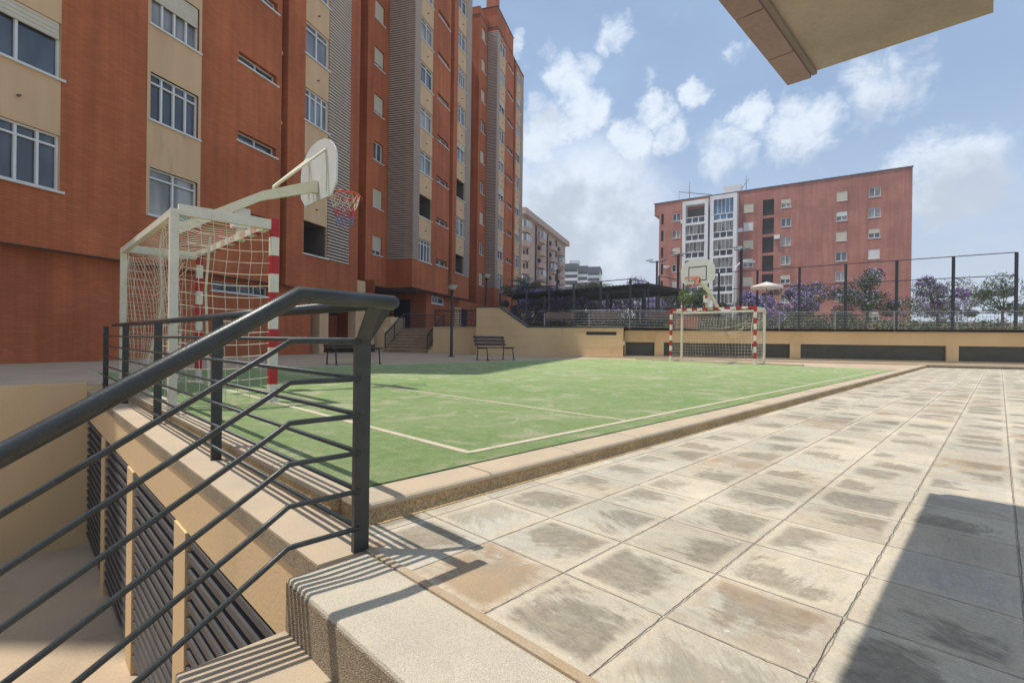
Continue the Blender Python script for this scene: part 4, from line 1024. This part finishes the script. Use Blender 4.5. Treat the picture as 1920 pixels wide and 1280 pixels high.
for a, b, zt, nm_ in ((4.5, 8.75, 25.35, 0), (9.1, 13.3, 25.65, 1)):
    bay = MB(['whitepaint', 'dim']); pr = -1.4
    bay.box(a, a+.55, 1.3, zt, pr, 0, 0, lambda x, y, z: FP_(x, y, z)); bay.box(b-.55, b, 1.3, zt, pr, 0, 0, lambda x, y, z: FP_(x, y, z)); bay.box(a+.55, b-.55, zt-.7, zt, pr, 0, 0, lambda x, y, z: FP_(x, y, z))
    for z in sl: bay.box(a+.55, b-.55, z-1.35, z-1.05, pr-.06, 0, 0, lambda x, y, z: FP_(x, y, z))
    for z in sl: bay.face([FP_(a+.55, z-1.05, -.02), FP_(b-.55, z-1.05, -.02), FP_(b-.55, z+1.7, -.02), FP_(a+.55, z+1.7, -.02)], 1)
    o = bay.build('balcony_bay', fb)
    for k, z in enumerate(sl):
        zu = zt-.7 if k == 6 else z+1.68
        PB = lambda u, q, d: FP_(u, q, pr+.25+d)
        q = MB('glass' if k != 6 or nm_ == 0 else 'glassblue'); q.face([PB(a+.55, z-1.05, 0), PB(b-.55, z-1.05, 0), PB(b-.55, z+.02, 0), PB(a+.55, z+.02, 0)]); 
        if not (nm_ == 0 and k == 6):
            q2 = MB('glasscurtain' if not (nm_ == 1 and k == 6) else 'glassblue'); q2.face([PB(a+.55, z+.02, 0), PB(b-.55, z+.02, 0), PB(b-.55, zu, 0), PB(a+.55, zu, 0)]); q2.build('pane', o)
        q.build('pane', o)
        f = MB('white'); 
        for i in range(4): u = a+.55+(b-a-1.1)*i/3; f.box(u-.07, u+.07, z-1.05, z+.02, -.05, .03, 0, lambda x, y, zz: PB(x, y, zz))
        f.box(a+.55, b-.55, z-.05, z+.06, -.12, .03, 0, lambda x, y, zz: PB(x, y, zz)); f.box(a+.55, b-.55, z-1.05, z-.93, -.06, .03, 0, lambda x, y, zz: PB(x, y, zz))
        if not (nm_ == 0 and k == 6):
            for i in range(1, 5): u = a+.55+(b-a-1.1)*i/5; f.box(u-.035, u+.035, z+.06, zu, -.03, .03, 0, lambda x, y, zz: PB(x, y, zz))
        f.build('balcony_frame', o)
for x, z in ((13.2, 20.2), (13.2, 17.2), (3.95, 22.8), (18.7, 18.5)):
    q = MB('white'); q.box(x, x+.8, z-.9, z-.3, -.45, -.02, 0, lambda a_, b_, c_: FP_(a_, b_, c_)); q.build('air_conditioner', fb)
q = MB('white'); q.box(10.4, 13.1, 26.0, 28.3, 3, 5, 0, lambda a_, b_, c_: FP_(a_, b_, c_)); q.build('roof_box', fb)
for x, h_, br in ((4.9, 3.6, 5.2), (14.2, 3.0, .0)):
    q = MB('grey'); q.tube([FP_(x, 25.9, 1.5), FP_(x, 26+h_, 1.5)], .06, 5)
    if br: q.tube([FP_(x-1.8, 28.1, 1.5), FP_(x+br-1.4, 26.7, 1.5)], .07, 5); q.tube([FP_(x-1.8, 26.0, 1.5), FP_(x-1.8, 28.1, 1.5)], .03, 4)
    else: q.tube([FP_(x-.7, 27, 1.5), FP_(x+.5, 28.6, 1.5)], .05, 5)
    q.build('antenna', fb)
for x, z, dd in ((11.0, 26.2, 1), (1.6, 14.2, -.6)):
    q = MB('white'); c = FP_(x, z, dd); q.lathe(c, [(.05, -.2), (.5, .0), (.62, .2), (.6, .22), (.1, .1)], 14); q.build('satellite_dish', fb)

# pink/cream block in the middle distance
mb_ = thing('apartment_building', 'pink and cream apartment block with rounded balconies beyond the brick building', 'building', Vector((2.0, 103, 1.3)), math.atan2(33, 12.3))
GW = WM[mb_.name]
def G_(x, z, d): return GW @ Vector((x, d, z-1.3))     # x along the facade away from us, d to the left (behind)
LN = 35.5
m = MB(['pink', 'pinkred', 'cream', 'dark'])
fl = [3.2+2.87*k for k in range(8)]
segs = [(0, 2.2, 0), (2.2, 3.6, 1), (3.6, 8, 0), (8, 9.6, 1), (9.6, 13.5, 0), (13.5, 17, 0), (17, 18.8, 1), (18.8, 25, 0), (25, 26.8, 1), (26.8, LN, 0)]
bal = [(-2.0, 2.0), (9.8, 13.4), (19.2, 22.6), (27.2, 30.8)]; wn_ = [(4.9, 5.6), (14.8, 15.6), (16.0, 16.6), (23.4, 24.3), (31.8, 33.2)]
for a, b, k in segs:
    hs = [(u0, u1, z+.9, z+2.1) for u0, u1 in wn_ for z in fl if a <= u0 and u1 <= b]+[(max(u0, 0)+.3, u1-.3, z+.9, z+2.3) for u0, u1 in bal for z in fl if a <= max(u0, 0) and u1 <= b]
    off = 0 if k == 0 else .35
    wall_holes(m, lambda u, z, d: G_(u, z, off+d), a, b, 1.3, 27.0, hs, .25, k)
m.box(-1.2, LN+.8, 27.0, 28.3, -1.0, 12, 0, lambda x, y, z: G_(x, y, z))
m.face([G_(0, 1.3, 0), G_(0, 1.3, 12), G_(0, 27, 12), G_(0, 27, 0)], 0); m.face([G_(LN, 1.3, 0), G_(LN, 1.3, 12), G_(LN, 27, 12), G_(LN, 27, 0)], 0)
m.face([G_(0, 1.3, 1.2), G_(LN, 1.3, 1.2), G_(LN, 27, 1.2), G_(0, 27, 1.2)], 3)
m.box(1, 4, 28.3, 29.6, 2, 6, 1, lambda x, y, z: G_(x, y, z)); m.box(13, 16, 28.3, 29.8, 2, 6, 1, lambda x, y, z: G_(x, y, z)); m.box(21, 25, 28.3, 30.0, 2, 6, 1, lambda x, y, z: G_(x, y, z))
m.build('wall', mb_)
for u0, u1 in wn_:
    for z in fl: window(mb_, G_, u0, u1, z+.9, z+2.1, depth=.15, bar=.08, sill=False)
for bi, (u0, u1) in enumerate(bal):
    for k, z in enumerate(fl):
        q = MB(['pink', 'glasscurtain', 'white'])
        cx_ = (u0+u1)/2; w_ = (u1-u0)/2
        pol = [(cx_-w_, .0), (cx_-w_, -.7), (cx_-w_*.6, -1.35), (cx_+w_*.6, -1.35), (cx_+w_, -.7), (cx_+w_, 0)]
        q.prism(pol, lambda u, v, d: G_(u, d, v), z-.15, z+.95)
        if (k+bi*2) % 3 == 0 or k == 7 and bi == 0:
            q.prism(pol, lambda u, v, d: G_(u, d, v), z+.95, z+2.3, 1)
            for a_, b_ in pol: q.prism([(a_-.08, b_-.08), (a_+.08, b_-.08), (a_+.08, b_+.08), (a_-.08, b_+.08)], lambda u, v, d: G_(u, d, v), z+.95, z+2.3, 2)
        q.build('balcony', mb_)
# white block far away
wb = thing('apartment_building', 'distant white apartment tower with dark roof storey above the palms', 'building', Vector((34, 250, 1.3)), -.25)
HW = WM[wb.name]
def H_(x, z, d): return HW @ Vector((x, d, z-1.3))
m = MB(['farwhite', 'farblue', 'dark'])
for a, b, d0, zt in ((-10, -1, -2, 40), (-1, 4, 0, 39), (4, 10, -1.5, 38.2)):
    m.box(a, b, 1.3, zt-2.5, d0+.8, 12, 0, lambda x, y, z: H_(x, y, z))
    for k in range(11):
        z = zt-2.5-3*k
        m.box(a+.2, b-.2, z-1.5, z-.1, d0+.7, d0+.79, 2, lambda x, y, zz: H_(x, y, zz)); m.box(a-.2, b+.2, z-3.0, z-1.7, d0-.6, d0+.7, 0, lambda x, y, zz: H_(x, y, zz))
    m.box(a-.6, b+.3 if b > 9 else b, zt-2.5, zt, d0-.9, 12, 1, lambda x, y, z: H_(x, y, z))
m.build('wall', wb)
m = MB('farwhite'); m.box(-6, -1, 40, 42.5, 3, 8, 0, lambda x, y, z: H_(x, y, z)); m.build('roof_house', wb)

# stone canopy overhead on the right
cn = thing('canopy', 'stone balcony slab overhanging at the top right corner', 'canopy', SE(0, -2.0, 2.1))
m = MB(['canopy', 'cornice'])
eb = SE(0, 0)
kk = 0.0; s_ = -4.0
E0 = .833+(-(C0[0]*E[0]+C0[1]*E[1]))
while s_ < .95:
    s2 = min(s_+.42, .95); m.box(s_+.003, s2-.003, E0-.115, E0, 2.105, 2.135, 0, lambda x, y, z: SE(x, y, z)); s_ = s2
m.build('edge_stones', cn, bevel=.004)
m = MB('soffit'); m.box(-4.0, .95, E0-.8, E0-.035, 2.137, 2.32, 0, lambda x, y, z: SE(x, y, z)); m.build('slab', cn)
m = MB('creamdark'); m.box(-4.0, .95, E0-.14, E0-.117, 2.118, 2.136, 0, lambda x, y, z: SE(x, y, z)); m.build('drip_groove', cn)

# parasol on the terrace
ps = thing('parasol', 'pale parasol at the right behind the terrace railing', 'parasol', at(1436, 29))
p = at(1436, 29)
m = MB('fabric'); m.lathe(p, [(.9, 2.6), (.9, 2.72), (.02, 3.0)], 8); m.build('canopy', ps)
m = MB('grey'); m.tube([p, p+Vector((0, 0, 2.7))], .03, 6); m.build('pole', ps)

m = MB('brick'); m.box(-320, 320, -70, 440, -3.4, 62)
hm = bpy.data.materials.new('haze_air'); hm.use_nodes = True; hn = hm.node_tree; hn.nodes.remove(hn.nodes['Principled BSDF'])
vn = hn.nodes.new('ShaderNodeVolumePrincipled'); vn.inputs['Density'].default_value = HAZE; vn.inputs['Color'].default_value = (.93, .96, 1.0, 1); hn.links.new(vn.outputs[0], hn.nodes['Material Output'].inputs['Volume'])
m.mats = [hm]; o = m.build('haze'); o['kind'] = 'stuff'
# ================================================================== CAMERA, LIGHT, SKY
cam = bpy.data.cameras.new('camera'); co = bpy.data.objects.new('camera', cam); COL.objects.link(co); scene.camera = co
cam.sensor_width = 36; cam.lens = 36*924.458/1920; cam.clip_end = 4000; cam.clip_start = .05
F_ = Vector((0, .9999993, -.00118479)); Rv = Vector((.99992098, .0000149, .0125714)); U_ = Vector((-.0125714, .0011847, .99992))
mt = Matrix((Rv, U_, -F_)).transposed().to_4x4(); mt.translation = Vector((0, 0, EYE)); co.matrix_world = mt

sl_ = bpy.data.lights.new('sun', 'SUN'); so = bpy.data.objects.new('sun', sl_); COL.objects.link(so)
sl_.energy = 4.2; sl_.angle = R(.53); sl_.color = (1.0, .955, .88)
so.rotation_euler = SUN.to_track_quat('Z', 'Y').to_euler(); so.location = (0, 0, 50)

wd = bpy.data.worlds.new('World'); scene.world = wd; wd.use_nodes = True
t = NT(wd.node_tree); bg = wd.node_tree.nodes['Background']
sky = t.n('ShaderNodeTexSky', sky_type='NISHITA'); sky.sun_disc = False
sky.sun_elevation = math.asin(SUN.z); sky.sun_rotation = math.atan2(SUN.x, SUN.y); sky.air_density = 1.0; sky.dust_density = 1.5; sky.ozone_density = 1.2
dr = t.n('ShaderNodeTexCoord').outputs['Generated']
sep = t.n('ShaderNodeSeparateXYZ'); t.L.new(dr, sep.inputs[0])
zc = t.m('MAXIMUM', sep.outputs[2], 0.0); den = t.m('ADD', zc, .22)
pv = t.comb(t.m('DIVIDE', sep.outputs[0], den), t.m('DIVIDE', sep.outputs[1], den), 0.0)
def nz(vec, sc, det, ro, dist=0.0):
    return t.noise(vec, sc, det, ro, dist)
wx = t.n('ShaderNodeTexNoise'); t.L.new(dr, wx.inputs['Vector']); wx.inputs['Scale'].default_value = 14; wx.inputs['Detail'].default_value = 5; wx.inputs['Roughness'].default_value = .65
wv = t.vm('SUBTRACT', wx.outputs['Color'], (.5, .5, .5)); wv = t.mul(wv, .085); dw = t.vm('ADD', dr, wv); dw = t.vm('NORMALIZE', dw, (0, 0, 0))
BL = [(0.094, 0.8797, 0.4662, 2.96, 1), (0.1167, 0.9023, 0.415, 3.3, 1), (0.0555, 0.9272, 0.3705, 4.27, 1), (0.1254, 0.8686, 0.4794, 2.12, 0.8), (0.1649, 0.8352, 0.5247, 2.28, 0.8), (0.1704, 0.8201, 0.5463, 1.24, 0.5), (0.0585, 0.8582, 0.51, 1.17, 0.5), (0.2459, 0.8763, 0.4142, 2.34, 1), (0.2103, 0.9037, 0.3729, 2.97, 1), (0.2774, 0.8844, 0.3754, 2.59, 0.9), (0.3061, 0.8476, 0.4335, 1.73, 0.9), (0.208, 0.8954, 0.3937, 1.62, 0.9), (0.2536, 0.9007, 0.3527, 2.66, 0.6), (0.3273, 0.843, 0.4269, 0.74, 0.5), (0.3638, 0.8047, 0.4691, 1.28, 0.5), (0.3996, 0.8314, 0.3861, 2.08, 1), (0.371, 0.8673, 0.3319, 3.4, 0.7), (0.0789, 0.9541, 0.2888, 7.53, 0.8), (0.1709, 0.9482, 0.2676, 6.76, 0.9), (0.124, 0.9739, 0.19, 8.74, 0.8), (0.3168, 0.8984, 0.3041, 3.1, 0.3), (0.2289, 0.8517, 0.4714, 1.02, 0.35), (0.0336, 0.9028, 0.4288, 1.67, 0.6), (0.0027, 0.8559, 0.5172, 1.32, 0.7), (0.468, 0.8093, 0.3549, 3.83, 0.9), (0.5456, 0.7381, 0.397, 4.0, 0.7), (0.6405, 0.7259, 0.2505, 4.49, 0.9), (0.525, 0.8267, 0.2023, 4.54, 0.6), (0.5659, 0.6957, 0.4425, 2.07, 0.5), (0.2427, 0.9456, 0.2167, 6.06, 0.7), (0.0178, 0.8799, 0.4748, 0.98, 0.4)]
acc = None
for x, y, z, r_, w_ in BL:
    d = t.vm('DOT_PRODUCT', dw, (x, y, z)); v = t.mr(d, math.cos(R(r_*1.22)), math.cos(R(r_*.05)), 0, w_)
    acc = v if acc is None else t.m('MAXIMUM', acc, v)
n1 = nz(pv, 3.2, 9, .62, .3); n2 = nz(dr, 20, 10, .66, .4)
# clouds elsewhere in the sky (out of this view) come from the noise alone
away = t.mr(t.vm('DOT_PRODUCT', dr, (.2, .93, .3)), .72, .80, 1, 0)
body = t.m('ADD', acc, t.m('MULTIPLY', away, t.mr(n1, .5, .62, 0, .7)))
cov = t.m('ADD', body, t.m('MULTIPLY', t.m('SUBTRACT', n2, .5), 1.7)); cov = t.m('ADD', cov, t.m('MULTIPLY', t.m('SUBTRACT', n1, .5), .9))
low = t.m('MULTIPLY', t.mr(t.vm('DOT_PRODUCT', dr, (.13, .968, .215)), math.cos(R(15)), math.cos(R(3)), 0, .95), 1.0)
cov = t.m('MAXIMUM', cov, t.m('ADD', low, t.m('MULTIPLY', t.m('SUBTRACT', n2, .5), .6)))
cl = t.mr(cov, .20, 1.02)
hz = t.mr(sep.outputs[2], .0, .62, .92, .50)
veil = t.mr(nz(pv, 1.1, 6, .6), .35, .75, .02, .30)
shade = t.mr(t.m('ADD', nz(dr, 8, 8, .58), t.mr(sep.outputs[2], .12, .42, -.16, .10, False)), .34, .60, 0, 1)
K = 7.6
ccol = t.mix(shade, (K*.74, K*.83, K*.96), (K*1.10, K*1.21, K*1.34))
skc = t.mix(1.0, sky.outputs[0], sky.outputs[0])
skc = t.mix(t.m('ADD', hz, veil, clamp=True), skc, t.mix(t.mr(sep.outputs[2], .02, .40), (K*.80, K*.92, K*1.06), (K*.53, K*.75, K*1.10)))
fin = t.mix(t.m('MULTIPLY', cl, .92), skc, ccol)
t.L.new(fin, bg.inputs['Color']); bg.inputs['Strength'].default_value = .105

scene.view_settings.view_transform = 'Standard'; scene.view_settings.look = 'None'; scene.view_settings.exposure = 0.0; scene.view_settings.gamma = 1.0
